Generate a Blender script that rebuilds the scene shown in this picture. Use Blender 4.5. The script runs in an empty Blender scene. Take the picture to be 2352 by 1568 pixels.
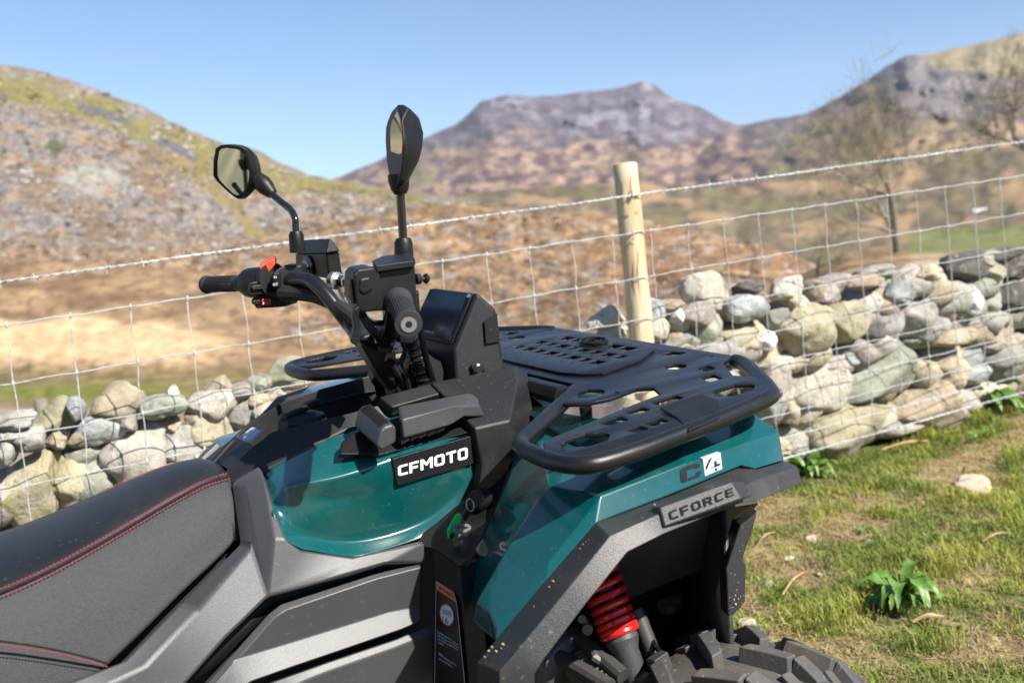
import bpy, bmesh, math, random
import numpy as np
from mathutils import Vector, Matrix, noise
rad = math.radians
random.seed(7); rng = np.random.default_rng(7)
scene = bpy.context.scene
COL = scene.collection

# ------------------------------------------------------------------ camera
CAM = np.array([-0.55762, -1.57888, 1.30228])
YAW, PITCH, ROLL, FOC = rad(58.5717), rad(-10.8852), rad(-6.4980), 2404.43   # focal length in units of a 2352 px wide frame
def _basis():
    f = np.array([math.cos(YAW)*math.cos(PITCH), math.sin(YAW)*math.cos(PITCH), math.sin(PITCH)])
    rt = np.array([math.sin(YAW), -math.cos(YAW), 0.0]); up = np.cross(rt, f)
    return rt*math.cos(ROLL)+up*math.sin(ROLL), -rt*math.sin(ROLL)+up*math.cos(ROLL), f
RT, UP, FW = _basis()
cd = bpy.data.cameras.new('camera'); cam = bpy.data.objects.new('camera', cd); COL.objects.link(cam)
cam.matrix_world = Matrix(((RT[0], UP[0], -FW[0], CAM[0]), (RT[1], UP[1], -FW[1], CAM[1]), (RT[2], UP[2], -FW[2], CAM[2]), (0, 0, 0, 1)))
cd.sensor_width = 36; cd.lens = FOC/2352*36; cd.clip_start = 0.05; cd.clip_end = 30000
cd.dof.use_dof = True; cd.dof.focus_distance = 1.72; cd.dof.aperture_fstop = 4.5; cd.dof.aperture_blades = 9
scene.camera = cam

# ------------------------------------------------------------------ sky and sun
SUN_AZ, SUN_EL = rad(-67), rad(44)
w = bpy.data.worlds.new('World'); scene.world = w; w.use_nodes = True
nt = w.node_tree; nt.nodes.clear()
wo = nt.nodes.new('ShaderNodeOutputWorld'); bg = nt.nodes.new('ShaderNodeBackground'); sky = nt.nodes.new('ShaderNodeTexSky')
SD = Vector((math.cos(SUN_EL)*math.cos(SUN_AZ), math.cos(SUN_EL)*math.sin(SUN_AZ), math.sin(SUN_EL)))
SLOPE, LIFT = rad(7.3), 0.085       # the turf, and so this whole frame, slopes 7 degrees; clear northern air: blue almost down to the hills
sg_ = Matrix.Rotation(-SLOPE, 3, 'Y') @ SD; sg_ = (sg_+Vector((0, 0, LIFT))).normalized()
sky.sky_type = 'NISHITA'; sky.sun_disc = False; sky.sun_elevation = math.asin(sg_.z); sky.sun_rotation = rad(90)-math.atan2(sg_.y, sg_.x)
sky.air_density = 1.0; sky.dust_density = 0.0; sky.ozone_density = 3.2; sky.altitude = 200
tcw = nt.nodes.new('ShaderNodeTexCoord'); mpw = nt.nodes.new('ShaderNodeMapping'); mpw.vector_type = 'VECTOR'; mpw.inputs['Rotation'].default_value = (0, -SLOPE, 0)
adw = nt.nodes.new('ShaderNodeVectorMath'); adw.operation = 'ADD'; adw.inputs[1].default_value = (0, 0, LIFT); nrw = nt.nodes.new('ShaderNodeVectorMath'); nrw.operation = 'NORMALIZE'
nt.links.new(tcw.outputs['Generated'], mpw.inputs['Vector']); nt.links.new(mpw.outputs[0], adw.inputs[0]); nt.links.new(adw.outputs[0], nrw.inputs[0]); nt.links.new(nrw.outputs[0], sky.inputs['Vector'])
bg.inputs['Strength'].default_value = 0.084
nt.links.new(sky.outputs['Color'], bg.inputs['Color']); nt.links.new(bg.outputs[0], wo.inputs['Surface'])
sl = bpy.data.lights.new('sun', 'SUN'); sl.energy = 5.0; sl.angle = rad(0.53); sl.color = (1.0, 0.95, 0.87)
sun = bpy.data.objects.new('sun', sl); COL.objects.link(sun)
sun.rotation_euler = SD.to_track_quat('Z', 'Y').to_euler(); sun.location = (3, -6, 8)
scene.view_settings.view_transform = 'Standard'; scene.view_settings.look = 'None'
scene.view_settings.exposure = 1.03; scene.view_settings.gamma = 1.0; scene.view_settings.use_curve_mapping = False

# ------------------------------------------------------------------ measuring: points of known planes seen from the tripod
KEYS = {'c1': (750,350,1300/1568), 'c2': (1100,1250,1150/1639), 'c3': (1900,1200,1350/2352), 'c4': (1650,1700,1600/2352), 'c5': (0,1700,1800/2352),
 'c6': (2400,950,1696/2352), 'c7': (2900,1700,1196/1819), 'c8': (0,1000,1300/1773), 'c9': (0,200,1600/2352), 'c10': (1300,250,1700/2352), 'c11': (2600,50,1496/2132),
 'd1': (780,940,700/2195), 'd2': (1300,950,800/1792), 'd3': (2050,2050,1000/2302), 'd4': (1700,1900,800/1510), 'd5': (1000,1400,700/2195), 'e1': (1500,400,300/1176),
 'e2': (820,550,420/1463), 'e3': (2050,1280,1100/2352), 'e4': (2550,1600,700/2195), 'e5': (2500,2450,1000/2352), 'e6': (800,2100,1000/2352), 'f': (0,0,4096/2352)}
def ray(k, a, b):
    o = KEYS[k]; px = (o[0]+o[2]*a)*2352/4096; py = (o[1]+o[2]*b)*2352/4096
    return FW+RT*(px-1176)/FOC-UP*(py-784)/FOC
def P(k, a, b, y=None, x=None, z=None, d=None):
    r = ray(k, a, b)
    if d is not None: t = d
    elif y is not None: t = (y-CAM[1])/r[1]
    elif x is not None: t = (x-CAM[0])/r[0]
    else: t = (z-CAM[2])/r[2]
    return Vector(CAM+t*r)
def on_plane(k, a, b, p0, p1, p2, lift=0.0):
    p0, p1, p2 = Vector(p0), Vector(p1), Vector(p2); n = (p1-p0).cross(p2-p0).normalized(); c = Vector(CAM); n = n if n.dot(c-p0) > 0 else -n
    r = Vector(ray(k, a, b)); return c+r*((p0+n*lift-c).dot(n)/r.dot(n))
def PP(k, lst):            # list of (a, b, y)
    return [P(k, a, b, y=y) for a, b, y in lst]

# ------------------------------------------------------------------ object helpers
def tag(o, label=None, cat=None, group=None, kind=None):
    if label: o['label'] = label
    if cat: o['category'] = cat
    if group: o['group'] = group
    if kind: o['kind'] = kind
    return o
def thing(name, loc, label, cat, group=None):
    o = bpy.data.objects.new(name, None); COL.objects.link(o); o.location = loc; o.empty_display_size = 0.1
    return tag(o, label, cat, group)
def adopt(o, parent):
    if parent is not None:
        o.parent = parent
        if parent.type == 'EMPTY': o.matrix_parent_inverse = Matrix.Translation(-Vector(parent.location))
    return o
def obj(name, me, parent=None):
    o = bpy.data.objects.new(name, me); COL.objects.link(o); return adopt(o, parent)
def mk(name, verts, faces, mat, parent=None, bev=0, seg=2, sub=0, solid=0, off=-1, ang=30, smooth=True, crease=None, vcrease=None, label=None, simple=False):
    me = bpy.data.meshes.new(name); me.from_pydata([tuple(v) for v in verts], [], faces); me.update()
    bm = bmesh.new(); bm.from_mesh(me); bmesh.ops.remove_doubles(bm, verts=bm.verts, dist=1e-5)
    if not solid: bmesh.ops.recalc_face_normals(bm, faces=bm.faces)
    if crease:
        lay = bm.edges.layers.float.new('crease_edge'); bm.verts.ensure_lookup_table(); cs_ = {frozenset(e): w_ for e, w_ in crease.items()}
        for e in bm.edges: e[lay] = cs_.get(frozenset((e.verts[0].index, e.verts[1].index)), 0.0)
    if vcrease:
        lv_ = bm.verts.layers.float.new('crease_vert'); bm.verts.ensure_lookup_table()
        for i_ in vcrease: bm.verts[i_][lv_] = 1.0
    bm.to_mesh(me); bm.free()
    if smooth:
        me.shade_smooth()
        if not sub: me.set_sharp_from_angle(angle=rad(ang))
    if mat is not None: me.materials.append(mat)
    o = obj(name, me, parent)
    if solid:
        m = o.modifiers.new('s', 'SOLIDIFY'); m.thickness = solid; m.offset = off
    if bev:
        m = o.modifiers.new('b', 'BEVEL'); m.width = bev; m.segments = seg; m.limit_method = 'ANGLE'; m.angle_limit = rad(22); m.harden_normals = smooth and not sub
    if sub:
        m = o.modifiers.new('u', 'SUBSURF'); m.levels = sub; m.render_levels = sub
        if simple: m.subdivision_type = 'SIMPLE'
    if label: o['label'] = label
    return o
def prism(pts, vec):
    pts = [Vector(p) for p in pts]; vec = [Vector(v) for v in vec] if isinstance(vec, list) else [Vector(vec)]*len(pts)
    n = len(pts); v = pts+[p+q for p, q in zip(pts, vec)]
    f = [tuple(range(n))[::-1], tuple(range(n, 2*n))]+[(i, (i+1) % n, n+(i+1) % n, n+i) for i in range(n)]
    return v, f
def box(c, ax, ay, az):
    c, ax, ay, az = (Vector(q) for q in (c, ax, ay, az))
    v = [c+sx*ax+sy*ay+sz*az for sx in (-1, 1) for sy in (-1, 1) for sz in (-1, 1)]
    return v, [(0,1,3,2), (4,6,7,5), (0,4,5,1), (2,3,7,6), (0,2,6,4), (1,5,7,3)]
def aabox(x0, x1, y0, y1, z0, z1):
    return box(((x0+x1)/2, (y0+y1)/2, (z0+z1)/2), ((x1-x0)/2, 0, 0), (0, (y1-y0)/2, 0), (0, 0, (z1-z0)/2))
def spline(pts, n=6, closed=False):
    pts = [Vector(p) for p in pts]; out = []; m = len(pts)
    rngk = range(m if closed else m-1)
    for i in rngk:
        p0 = pts[(i-1) % m] if (closed or i > 0) else pts[0]; p1 = pts[i]; p2 = pts[(i+1) % m]; p3 = pts[(i+2) % m] if (closed or i+2 < m) else pts[-1]
        for k in range(n):
            t = k/n
            out.append(0.5*((2*p1)+(-p0+p2)*t+(2*p0-5*p1+4*p2-p3)*t*t+(-p0+3*p1-3*p2+p3)*t**3))
    if not closed: out.append(pts[-1])
    return out
def tube(path, r, seg=10, closed=False, cap=True):
    path = [Vector(p) for p in path]; n = len(path); rs = r if hasattr(r, '__len__') else [r]*n
    T = []
    for i in range(n):
        a = path[(i-1) % n] if (closed or i > 0) else path[0]; b = path[(i+1) % n] if (closed or i < n-1) else path[-1]
        T.append((b-a).normalized())
    ref = Vector((0, 0, 1)) if abs(T[0].z) < 0.9 else Vector((1, 0, 0))
    N = (ref-T[0]*ref.dot(T[0])).normalized(); v = []; f = []
    for i in range(n):
        N = (N-T[i]*N.dot(T[i])).normalized(); B = T[i].cross(N)
        for k in range(seg):
            a = 2*math.pi*k/seg; v.append(path[i]+rs[i]*(math.cos(a)*N+math.sin(a)*B))
    for i in range(n if closed else n-1):
        j = (i+1) % n
        for k in range(seg):
            l = (k+1) % seg; f.append((i*seg+k, i*seg+l, j*seg+l, j*seg+k))
    if cap and not closed:
        f.append(tuple(range(seg))[::-1]); f.append(tuple(range((n-1)*seg, n*seg)))
    return v, f
def lathe(prof, o, axis, seg=24, ref=None):
    o = Vector(o); ax = Vector(axis).normalized(); ref = Vector(ref) if ref else (Vector((0, 0, 1)) if abs(ax.z) < 0.9 else Vector((1, 0, 0)))
    N = (ref-ax*ref.dot(ax)).normalized(); B = ax.cross(N); v = []; f = []
    for r, h in prof:
        for k in range(seg):
            a = 2*math.pi*k/seg; v.append(o+ax*h+r*(math.cos(a)*N+math.sin(a)*B))
    for i in range(len(prof)-1):
        for k in range(seg):
            l = (k+1) % seg; f.append((i*seg+k, i*seg+l, (i+1)*seg+l, (i+1)*seg+k))
    f.append(tuple(range(seg))[::-1]); f.append(tuple(range((len(prof)-1)*seg, len(prof)*seg)))
    return v, f
def join(*parts):
    v = []; f = []
    for pv, pf in parts:
        b = len(v); v += list(pv); f += [tuple(i+b for i in q) for q in pf]
    return v, f
def flatmesh(polys, extr=0.0, bev=0.0):
    """closed 2D outlines (holes by even-odd) -> numpy verts, faces; optionally extruded by +-extr"""
    cu = bpy.data.curves.new('tmp', 'CURVE'); cu.dimensions = '2D'; cu.fill_mode = 'BOTH'; cu.extrude = extr; cu.bevel_depth = bev; cu.bevel_resolution = 1; cu.offset = -bev
    for pl in polys:
        s = cu.splines.new('POLY'); s.points.add(len(pl)-1); s.use_cyclic_u = True
        for p, q in zip(s.points, pl): p.co = (q[0], q[1], 0, 1)
    o = bpy.data.objects.new('tmp', cu); COL.objects.link(o)
    dg = bpy.context.evaluated_depsgraph_get(); dg.update()
    me = bpy.data.meshes.new_from_object(o.evaluated_get(dg))
    v = [Vector(x.co) for x in me.vertices]; f = [tuple(p.vertices) for p in me.polygons]
    bpy.data.objects.remove(o); bpy.data.curves.remove(cu); bpy.data.meshes.remove(me)
    return v, f
def textmesh(s, size=1.0, shear=0.0):
    cu = bpy.data.curves.new('tmp', 'FONT'); cu.body = s; cu.size = size; cu.shear = shear; cu.resolution_u = 3
    o = bpy.data.objects.new('tmp', cu); COL.objects.link(o)
    dg = bpy.context.evaluated_depsgraph_get(); dg.update()
    me = bpy.data.meshes.new_from_object(o.evaluated_get(dg))
    v = [Vector(x.co) for x in me.vertices]; f = [tuple(p.vertices) for p in me.polygons]
    bpy.data.objects.remove(o); bpy.data.curves.remove(cu); bpy.data.meshes.remove(me)
    return v, f
def onquad(v, bb, q, lift=0.0015):
    """map 2D verts with bounds bb=(x0,y0,x1,y1) on a quad q (bl, br, tr, tl)"""
    a, b, c, d = (Vector(x) for x in q); n = (b-a).cross(d-a).normalized(); out = []
    if n.dot(Vector(CAM)-a) < 0: n = -n
    for p in v:
        s = (p.x-bb[0])/(bb[2]-bb[0]); t = (p.y-bb[1])/(bb[3]-bb[1])
        out.append(a*(1-s)*(1-t)+b*s*(1-t)+c*s*t+d*(1-s)*t+n*lift)
    return out
GL = {
 'C': ([(2,0),(10,0),(10,3),(3.6,3),(3,3.6),(3,10.4),(3.6,11),(10,11),(10,14),(2,14),(0,12),(0,2)], None, 10),
 'F': ([(0,0),(3,0),(3,5),(9,5),(9,8),(3,8),(3,11),(10,11),(10,14),(0,14)], None, 10),
 'M': ([(0,0),(3,0),(3,9),(6,4.5),(7,4.5),(10,9),(10,0),(13,0),(13,14),(10,14),(6.5,8.5),(3,14),(0,14)], None, 13),
 'O': ([(2,0),(9,0),(11,2),(11,12),(9,14),(2,14),(0,12),(0,2)], [(3,3),(8,3),(8,11),(3,11)], 11),
 'T': ([(4,0),(7,0),(7,11),(11,11),(11,14),(0,14),(0,11),(4,11)], None, 11),
 'R': ([(0,0),(3,0),(3,5),(5.5,5),(8,0),(11,0),(8.7,5),(10.5,6.5),(10.5,12),(8.5,14),(0,14)], [(3,8),(7.5,8),(7.5,11),(3,11)], 11),
 'E': ([(2,0),(10,0),(10,2.6),(3,2.6),(3,5.7),(9.5,5.7),(9.5,8.3),(3,8.3),(3,11.4),(10,11.4),(10,14),(0,14),(0,2)], None, 10)}
def lettering(s, gap=2.2, shear=0.0):
    x = 0; polys = []
    for ch in s:
        o, h, wd = GL[ch]
        for pl in (o, h):
            if pl: polys.append([(x+a+b*shear, b) for a, b in pl])
        x += wd+gap
    v, f = flatmesh(polys); return v, f, (0, 0, x-gap+14*shear, 14)

# ------------------------------------------------------------------ materials
MATS = {}
def mat(name, col, rough=0.5, metal=0.0, var=0.0, vscale=8.0, bump=0.0, bscale=300.0, coat=0.0, dust=0.0, dcol=(0.32,0.25,0.18), dscale=5.0, spec=0.5, col2=None, coords='Object', rvar=0.0, flakes=0.0, stretch=None):
    m = bpy.data.materials.new(name); m.use_nodes = True; n = m.node_tree; b = n.nodes['Principled BSDF']
    b.inputs['Base Color'].default_value = (*col, 1); b.inputs['Roughness'].default_value = rough; b.inputs['Metallic'].default_value = metal
    b.inputs['Coat Weight'].default_value = coat; b.inputs['Coat Roughness'].default_value = 0.04; b.inputs['Specular IOR Level'].default_value = spec
    tc = n.nodes.new('ShaderNodeTexCoord'); src = tc.outputs[coords]
    if stretch:
        mp = n.nodes.new('ShaderNodeMapping'); mp.inputs['Scale'].default_value = stretch; n.links.new(src, mp.inputs['Vector']); src = mp.outputs[0]
    def nz(scale, detail=4, rg=0.6):
        t = n.nodes.new('ShaderNodeTexNoise'); t.inputs['Scale'].default_value = scale; t.inputs['Detail'].default_value = detail; t.inputs['Roughness'].default_value = rg
        n.links.new(src, t.inputs['Vector']); return t.outputs['Fac']
    def ramp(s, a, b_):
        r = n.nodes.new('ShaderNodeMapRange'); r.inputs[1].default_value = a; r.inputs[2].default_value = b_; n.links.new(s, r.inputs[0]); return r.outputs[0]
    def mix(f, a, b_):
        x = n.nodes.new('ShaderNodeMix'); x.data_type = 'RGBA'
        for sock, val in ((x.inputs[0], f), (x.inputs[6], a), (x.inputs[7], b_)):
            if hasattr(val, 'links') or hasattr(val, 'is_linked'): n.links.new(val, sock)
            elif isinstance(val, tuple): sock.default_value = (*val, 1)
            else: sock.default_value = val
        return x.outputs[2]
    c = col
    if var or col2:
        c2 = col2 or tuple(max(0, q*(1-var)) for q in col); c1 = col if col2 else tuple(min(1, q*(1+var)) for q in col)
        c = mix(ramp(nz(vscale), 0.35, 0.65), c1, c2)
    if dust:
        f = ramp(nz(dscale, 6, 0.7), 0.45, 0.85); k = n.nodes.new('ShaderNodeMath'); k.operation = 'MULTIPLY'; k.inputs[1].default_value = dust; n.links.new(f, k.inputs[0])
        sp = ramp(nz(dscale*22, 2, 0.5), 0.66, 0.72); k2 = n.nodes.new('ShaderNodeMath'); k2.operation = 'MULTIPLY'; k2.inputs[1].default_value = min(1, dust*1.6); n.links.new(sp, k2.inputs[0])
        k3 = n.nodes.new('ShaderNodeMath'); k3.operation = 'MAXIMUM'; n.links.new(k.outputs[0], k3.inputs[0]); n.links.new(k2.outputs[0], k3.inputs[1])
        c = mix(k3.outputs[0], c, dcol)
        rr = n.nodes.new('ShaderNodeMapRange'); rr.inputs[3].default_value = rough; rr.inputs[4].default_value = min(1, rough+0.45); n.links.new(k3.outputs[0], rr.inputs[0]); n.links.new(rr.outputs[0], b.inputs['Roughness'])
    if not isinstance(c, tuple): n.links.new(c, b.inputs['Base Color'])
    if bump:
        bp = n.nodes.new('ShaderNodeBump'); bp.inputs['Strength'].default_value = bump; bp.inputs['Distance'].default_value = 0.001
        n.links.new(nz(bscale, 3, 0.6), bp.inputs['Height']); n.links.new(bp.outputs[0], b.inputs['Normal'])
    MATS[name] = m; return m
def attr_mat(name, rough=0.9, vscale=40, var=0.35, bump=0.0, bscale=50, attr='Col', spec=0.3, trans=0.0):
    m = bpy.data.materials.new(name); m.use_nodes = True; n = m.node_tree; b = n.nodes['Principled BSDF']
    b.inputs['Roughness'].default_value = rough; b.inputs['Specular IOR Level'].default_value = spec
    a = n.nodes.new('ShaderNodeAttribute'); a.attribute_name = attr
    tc = n.nodes.new('ShaderNodeTexCoord'); t = n.nodes.new('ShaderNodeTexNoise'); t.inputs['Scale'].default_value = vscale; t.inputs['Detail'].default_value = 6; t.inputs['Roughness'].default_value = 0.65
    n.links.new(tc.outputs['Object'], t.inputs['Vector'])
    r = n.nodes.new('ShaderNodeMapRange'); r.inputs[1].default_value = 0.3; r.inputs[2].default_value = 0.7; r.inputs[3].default_value = 1-var; r.inputs[4].default_value = 1+var; n.links.new(t.outputs['Fac'], r.inputs[0])
    x = n.nodes.new('ShaderNodeVectorMath'); x.operation = 'SCALE'; n.links.new(a.outputs['Color'], x.inputs[0])
    t3 = n.nodes.new('ShaderNodeTexNoise'); t3.inputs['Scale'].default_value = vscale*5.3; t3.inputs['Detail'].default_value = 4; n.links.new(tc.outputs['Object'], t3.inputs['Vector'])
    r3 = n.nodes.new('ShaderNodeMapRange'); r3.inputs[1].default_value = 0.3; r3.inputs[2].default_value = 0.7; r3.inputs[3].default_value = 1-var*.8; r3.inputs[4].default_value = 1+var*.8; n.links.new(t3.outputs['Fac'], r3.inputs[0])
    mm_ = n.nodes.new('ShaderNodeMath'); mm_.operation = 'MULTIPLY'; n.links.new(r.outputs[0], mm_.inputs[0]); n.links.new(r3.outputs[0], mm_.inputs[1]); n.links.new(mm_.outputs[0], x.inputs['Scale'])
    n.links.new(x.outputs[0], b.inputs['Base Color'])
    if bump:
        bp = n.nodes.new('ShaderNodeBump'); bp.inputs['Strength'].default_value = bump; bp.inputs['Distance'].default_value = 1.0/bscale
        t2 = n.nodes.new('ShaderNodeTexNoise'); t2.inputs['Scale'].default_value = bscale; t2.inputs['Detail'].default_value = 5; n.links.new(tc.outputs['Object'], t2.inputs['Vector'])
        n.links.new(t2.outputs['Fac'], bp.inputs['Height']); n.links.new(bp.outputs[0], b.inputs['Normal'])
    if trans:
        tr = n.nodes.new('ShaderNodeBsdfTranslucent'); n.links.new(x.outputs[0], tr.inputs['Color']); mx = n.nodes.new('ShaderNodeMixShader'); mx.inputs[0].default_value = trans
        n.links.new(b.outputs[0], mx.inputs[1]); n.links.new(tr.outputs[0], mx.inputs[2]); n.links.new(mx.outputs[0], n.nodes['Material Output'].inputs['Surface'])
    MATS[name] = m; return m
def setcol(me, cols, attr='Col'):
    a = me.color_attributes.new(attr, 'FLOAT_COLOR', 'POINT'); c = np.ones((len(me.vertices), 4), np.float32); c[:, :3] = cols
    a.data.foreach_set('color', c.ravel())
def fbm(p, o=5): return noise.fractal(Vector(p), 1.0, 2.0, o)
# ================================================================== THE PLACE
GZ = -0.08
FO = Vector((-0.26144, 1.34871, 0.98324)); _az, _el = rad(-6.71439), rad(-0.83052)
FU = Vector((0.08480, 0.10774, 1)).normalized()
FDIR = Vector((math.cos(_az)*math.cos(_el), math.sin(_az)*math.cos(_el), math.sin(_el)))
FN = FDIR.cross(FU).normalized(); FN = FN if FN.y > 0 else -FN
WN = Vector((-FDIR.y, FDIR.x, 0)).normalized()
def onfence(k, a, b, off=0.0):
    r = Vector(ray(k, a, b)); o = FO+FN*off; c = Vector(CAM); return c+r*((o-c).dot(FN)/r.dot(FN))
def onwall(k, a, b, off=0.2):
    r = Vector(ray(k, a, b)); o = FO-FU*0.8+WN*off; c = Vector(CAM); return c+r*((o-c).dot(WN)/r.dot(WN))
def interp(x, pts): return float(np.interp(x, [p[0] for p in pts], [p[1] for p in pts]))

# ---- terrain sheets, each a strip of country between two distances
def terrain(name, x0, x1, nx, nt, top, bot, dn, df, colfn, rough=0.05, nscale=4.0, ridge=0.0, m=None, label=None, tpow=1.0, wideL=None, wideR=None):
    v = []; cols = []; pxs = list(np.linspace(x0, x1, nx+1))
    if wideL: pxs = list(np.linspace(wideL, x0, 46))[:-1]+pxs
    if wideR: pxs = pxs+list(np.linspace(x1, wideR, 46))[1:]
    nx = len(pxs)-1
    for px in pxs:
        yt = interp(px, top)+ridge*fbm((px*0.02, 3.1, 7)); yb = interp(px, bot)
        a = dn if not callable(dn) else dn(px); b = df if not callable(df) else df(px)
        for j in range(nt+1):
            t = j/nt; py = yb+(yt-yb)*t; d = a*(b/a)**(t**tpow)
            q = fbm((px*0.01*nscale, py*0.016*nscale, 1.7), 6)
            d *= 1+rough*q*min(1, 6*(1-t)+0.35)
            v.append(P('f', px, py, d=d)); cols.append(colfn(px, py, q))
        q = v[-1]; c = Vector(CAM)
        v.append(q+(q-c)*0.30-Vector((0, 0, 0.06*(q-c).length))); cols.append(cols[-1])
    s = nt+2; f = [(i*s+j, (i+1)*s+j, (i+1)*s+j+1, i*s+j+1) for i in range(nx) for j in range(s-1)]
    me = bpy.data.meshes.new(name); me.from_pydata([tuple(p) for p in v], [], f); me.shade_smooth(); setcol(me, np.array(cols)); me.materials.append(m)
    return tag(obj(name, me), kind='structure')
def lerp(a, b, t): t = max(0, min(1, t)); return tuple(p+(q-p)*t for p, q in zip(a, b))
def sm(x, a, b): t = max(0, min(1, (x-a)/(b-a))); return t*t*(3-2*t)
def nzz(px, py, sx, sy, s, o=4): return fbm((px*sx, py*sy, s), o)
TAN = (0.30, 0.20, 0.11); MAUVE = (0.17, 0.145, 0.135); ROCK = (0.29, 0.27, 0.245); HEATH = (0.10, 0.066, 0.045); OLIVE = (0.165, 0.14, 0.045); STRAW = (0.50, 0.36, 0.20); GREEN = (0.12, 0.15, 0.035); BROWN = (0.165, 0.105, 0.06)
def col_left(px, py, q):
    n1 = nzz(px, py, .007, .016, 2); n2 = nzz(px, py, .05, .09, 5, 5); n3 = nzz(px, py, .018, .045, 9); n4 = nzz(px, py, .09, .16, 15)
    c = lerp(MAUVE, ROCK, 0.42+1.5*n2+0.6*n3); c = lerp(c, HEATH, sm(n2+.5*n4, 0.10, 0.42)*0.85); c = lerp(c, BROWN, sm(n1, 0.05, 0.35)*0.6)
    c = lerp(c, TAN, sm(n3+.4*n4, 0.14, 0.42)*0.65); c = lerp(c, (0.36, 0.34, 0.31), sm(-n2-.4*n3, 0.26, 0.55)*0.6)
    crest = interp(px, [(-420, 55), (0, 148), (200, 197), (330, 246), (480, 318), (600, 349), (690, 395), (850, 425), (1270, 510)])
    c = lerp(c, lerp((0.24, 0.20, 0.17), OLIVE, 0.5+1.5*n3), (1-sm(py-crest, 10, 40))*0.5)
    # olive turf band running down the hill below the crest
    yc = interp(px, [(-400, 60), (0, 195), (250, 265), (420, 335), (560, 400), (650, 420), (800, 430), (1250, 520)]); wdt = interp(px, [(0, 34), (400, 40), (560, 55), (720, 18), (900, 12), (1250, 5)])
    b = 1-sm(abs(py-yc+22*n1+14*n2), wdt*0.5, wdt*1.15); c = lerp(c, lerp(OLIVE, (0.23, 0.20, 0.055), 0.5+1.3*n2), b*0.8)
    b = 1-sm(abs(py-interp(px, [(300, 300), (480, 420), (560, 500), (600, 560)])+16*n2), 12, 40); c = lerp(c, (0.22, 0.17, 0.06), b*sm(px, 330, 420)*(1-sm(px, 590, 680))*0.7)
    # slate coloured scree
    for (sx, sy, ln, sl) in ((240, 262, 70, 0.32), (400, 340, 60, 0.5)):
        u = (px-sx)/ln; e = abs(py-sy-sl*(px-sx)); b = (1-sm(abs(u), 0.6, 1.05))*(1-sm(e, 6, 15)); c = lerp(c, (0.115, 0.11, 0.13), b*0.85)
    b = sm(py, 535+30*n1, 600+30*n1); c = lerp(c, lerp(TAN, BROWN, 0.5+1.6*n2), b*0.85)
    b = (1-sm(abs(px-210)+2*abs(py-410), 60, 100)); c = lerp(c, (0.36, 0.345, 0.28), b*0.6)
    b = (1-sm(abs(px-125)+1.3*abs(py-338), 18, 34)); c = lerp(c, (0.07, 0.09, 0.035), b*0.8)
    return tuple(.84*k for k in c)
def col_mount(px, py, q):
    n1 = nzz(px, py, .008, .016, 22); n2 = nzz(px, py, .03, .05, 25)
    c = lerp((0.085, 0.066, 0.078), (0.14, 0.122, 0.135), 0.5+1.5*n2); c = lerp(c, (0.18, 0.17, 0.185), sm(n1+0.4*n2, 0.12, 0.4)*(1-sm(py, 290, 340)))
    low = sm(py, 300+40*n1, 350+40*n1); tan = lerp((0.10, 0.066, 0.064), (0.28, 0.19, 0.13), 0.45+1.6*n2); c = lerp(c, tan, low*0.85)
    c = lerp(c, (0.15, 0.13, 0.07), sm(nzz(px, py, .006, .014, 29), 0.12, 0.4)*sm(py, 330, 400)*0.7)
    return c
def col_right(px, py, q):
    n1 = nzz(px, py, .008, .014, 32); n2 = nzz(px, py, .03, .05, 35)
    c = lerp((0.095, 0.068, 0.066), (0.16, 0.13, 0.125), 0.5+1.5*n2)
    b = 1-sm(abs(px-2150-1.1*(py-200))*0.7+abs(py-190)*0.6+40*n2, 60, 130); c = lerp(c, (0.18, 0.175, 0.19), b*0.45)
    top = 1-sm(py-interp(px, [(2050, 110), (2150, 150), (2352, 175), (2700, 160)])+20*n2, -8, 18); c = lerp(c, (0.235, 0.19, 0.115), top*sm(px, 2090, 2150))
    c0_ = col_mount(px, py, q)
    low = sm(py, 245+50*n1, 300+50*n1); c = lerp(c, lerp(lerp((0.25, 0.18, 0.10), (0.14, 0.125, 0.055), 0.5+1.8*n1), (0.10, 0.07, 0.06), sm(n2, .05, .4)), low*0.85)
    return lerp(c0_, c, sm(px+60*n1, 1640, 1950))
def col_valley(px, py, q):
    n1 = nzz(px, py, .007, .02, 42); n2 = nzz(px, py, .03, .06, 45)
    c = lerp((0.095, 0.073, 0.05), (0.165, 0.13, 0.085), 0.5+1.3*n2); c = lerp(c, TAN, sm(n1, 0.1, 0.35)*0.75); c = lerp(c, (0.14, 0.13, 0.045), sm(-n1, 0.15, 0.4)*0.35)
    b = sm(px, 2060, 2120)*(1-sm(abs(py-548+0.05*(px-2200)), 16, 28)); c = lerp(c, (0.12, 0.145, 0.05), b*.8)
    return c
def col_moor(px, py, q):
    n1 = nzz(px, py, .007, .026, 52); n2 = nzz(px, py, .018, .06, 55); n3 = nzz(px, py, .02, .05, 58)
    c = lerp(BROWN, TAN, 0.42+1.5*n1); c = lerp(c, HEATH, sm(n2+.4*n1, 0.02, 0.26)*0.8); c = lerp(c, ROCK, sm(n3+.5*n2, 0.20, 0.42)*0.5); c = tuple(k*(1+.5*nzz(px, py, .06, .14, 59)) for k in c)
    c = lerp(c, (0.24, 0.115, 0.05), sm(px, 1250, 1500)*sm(-n1, -0.1, 0.3)*0.5)
    return c
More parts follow.
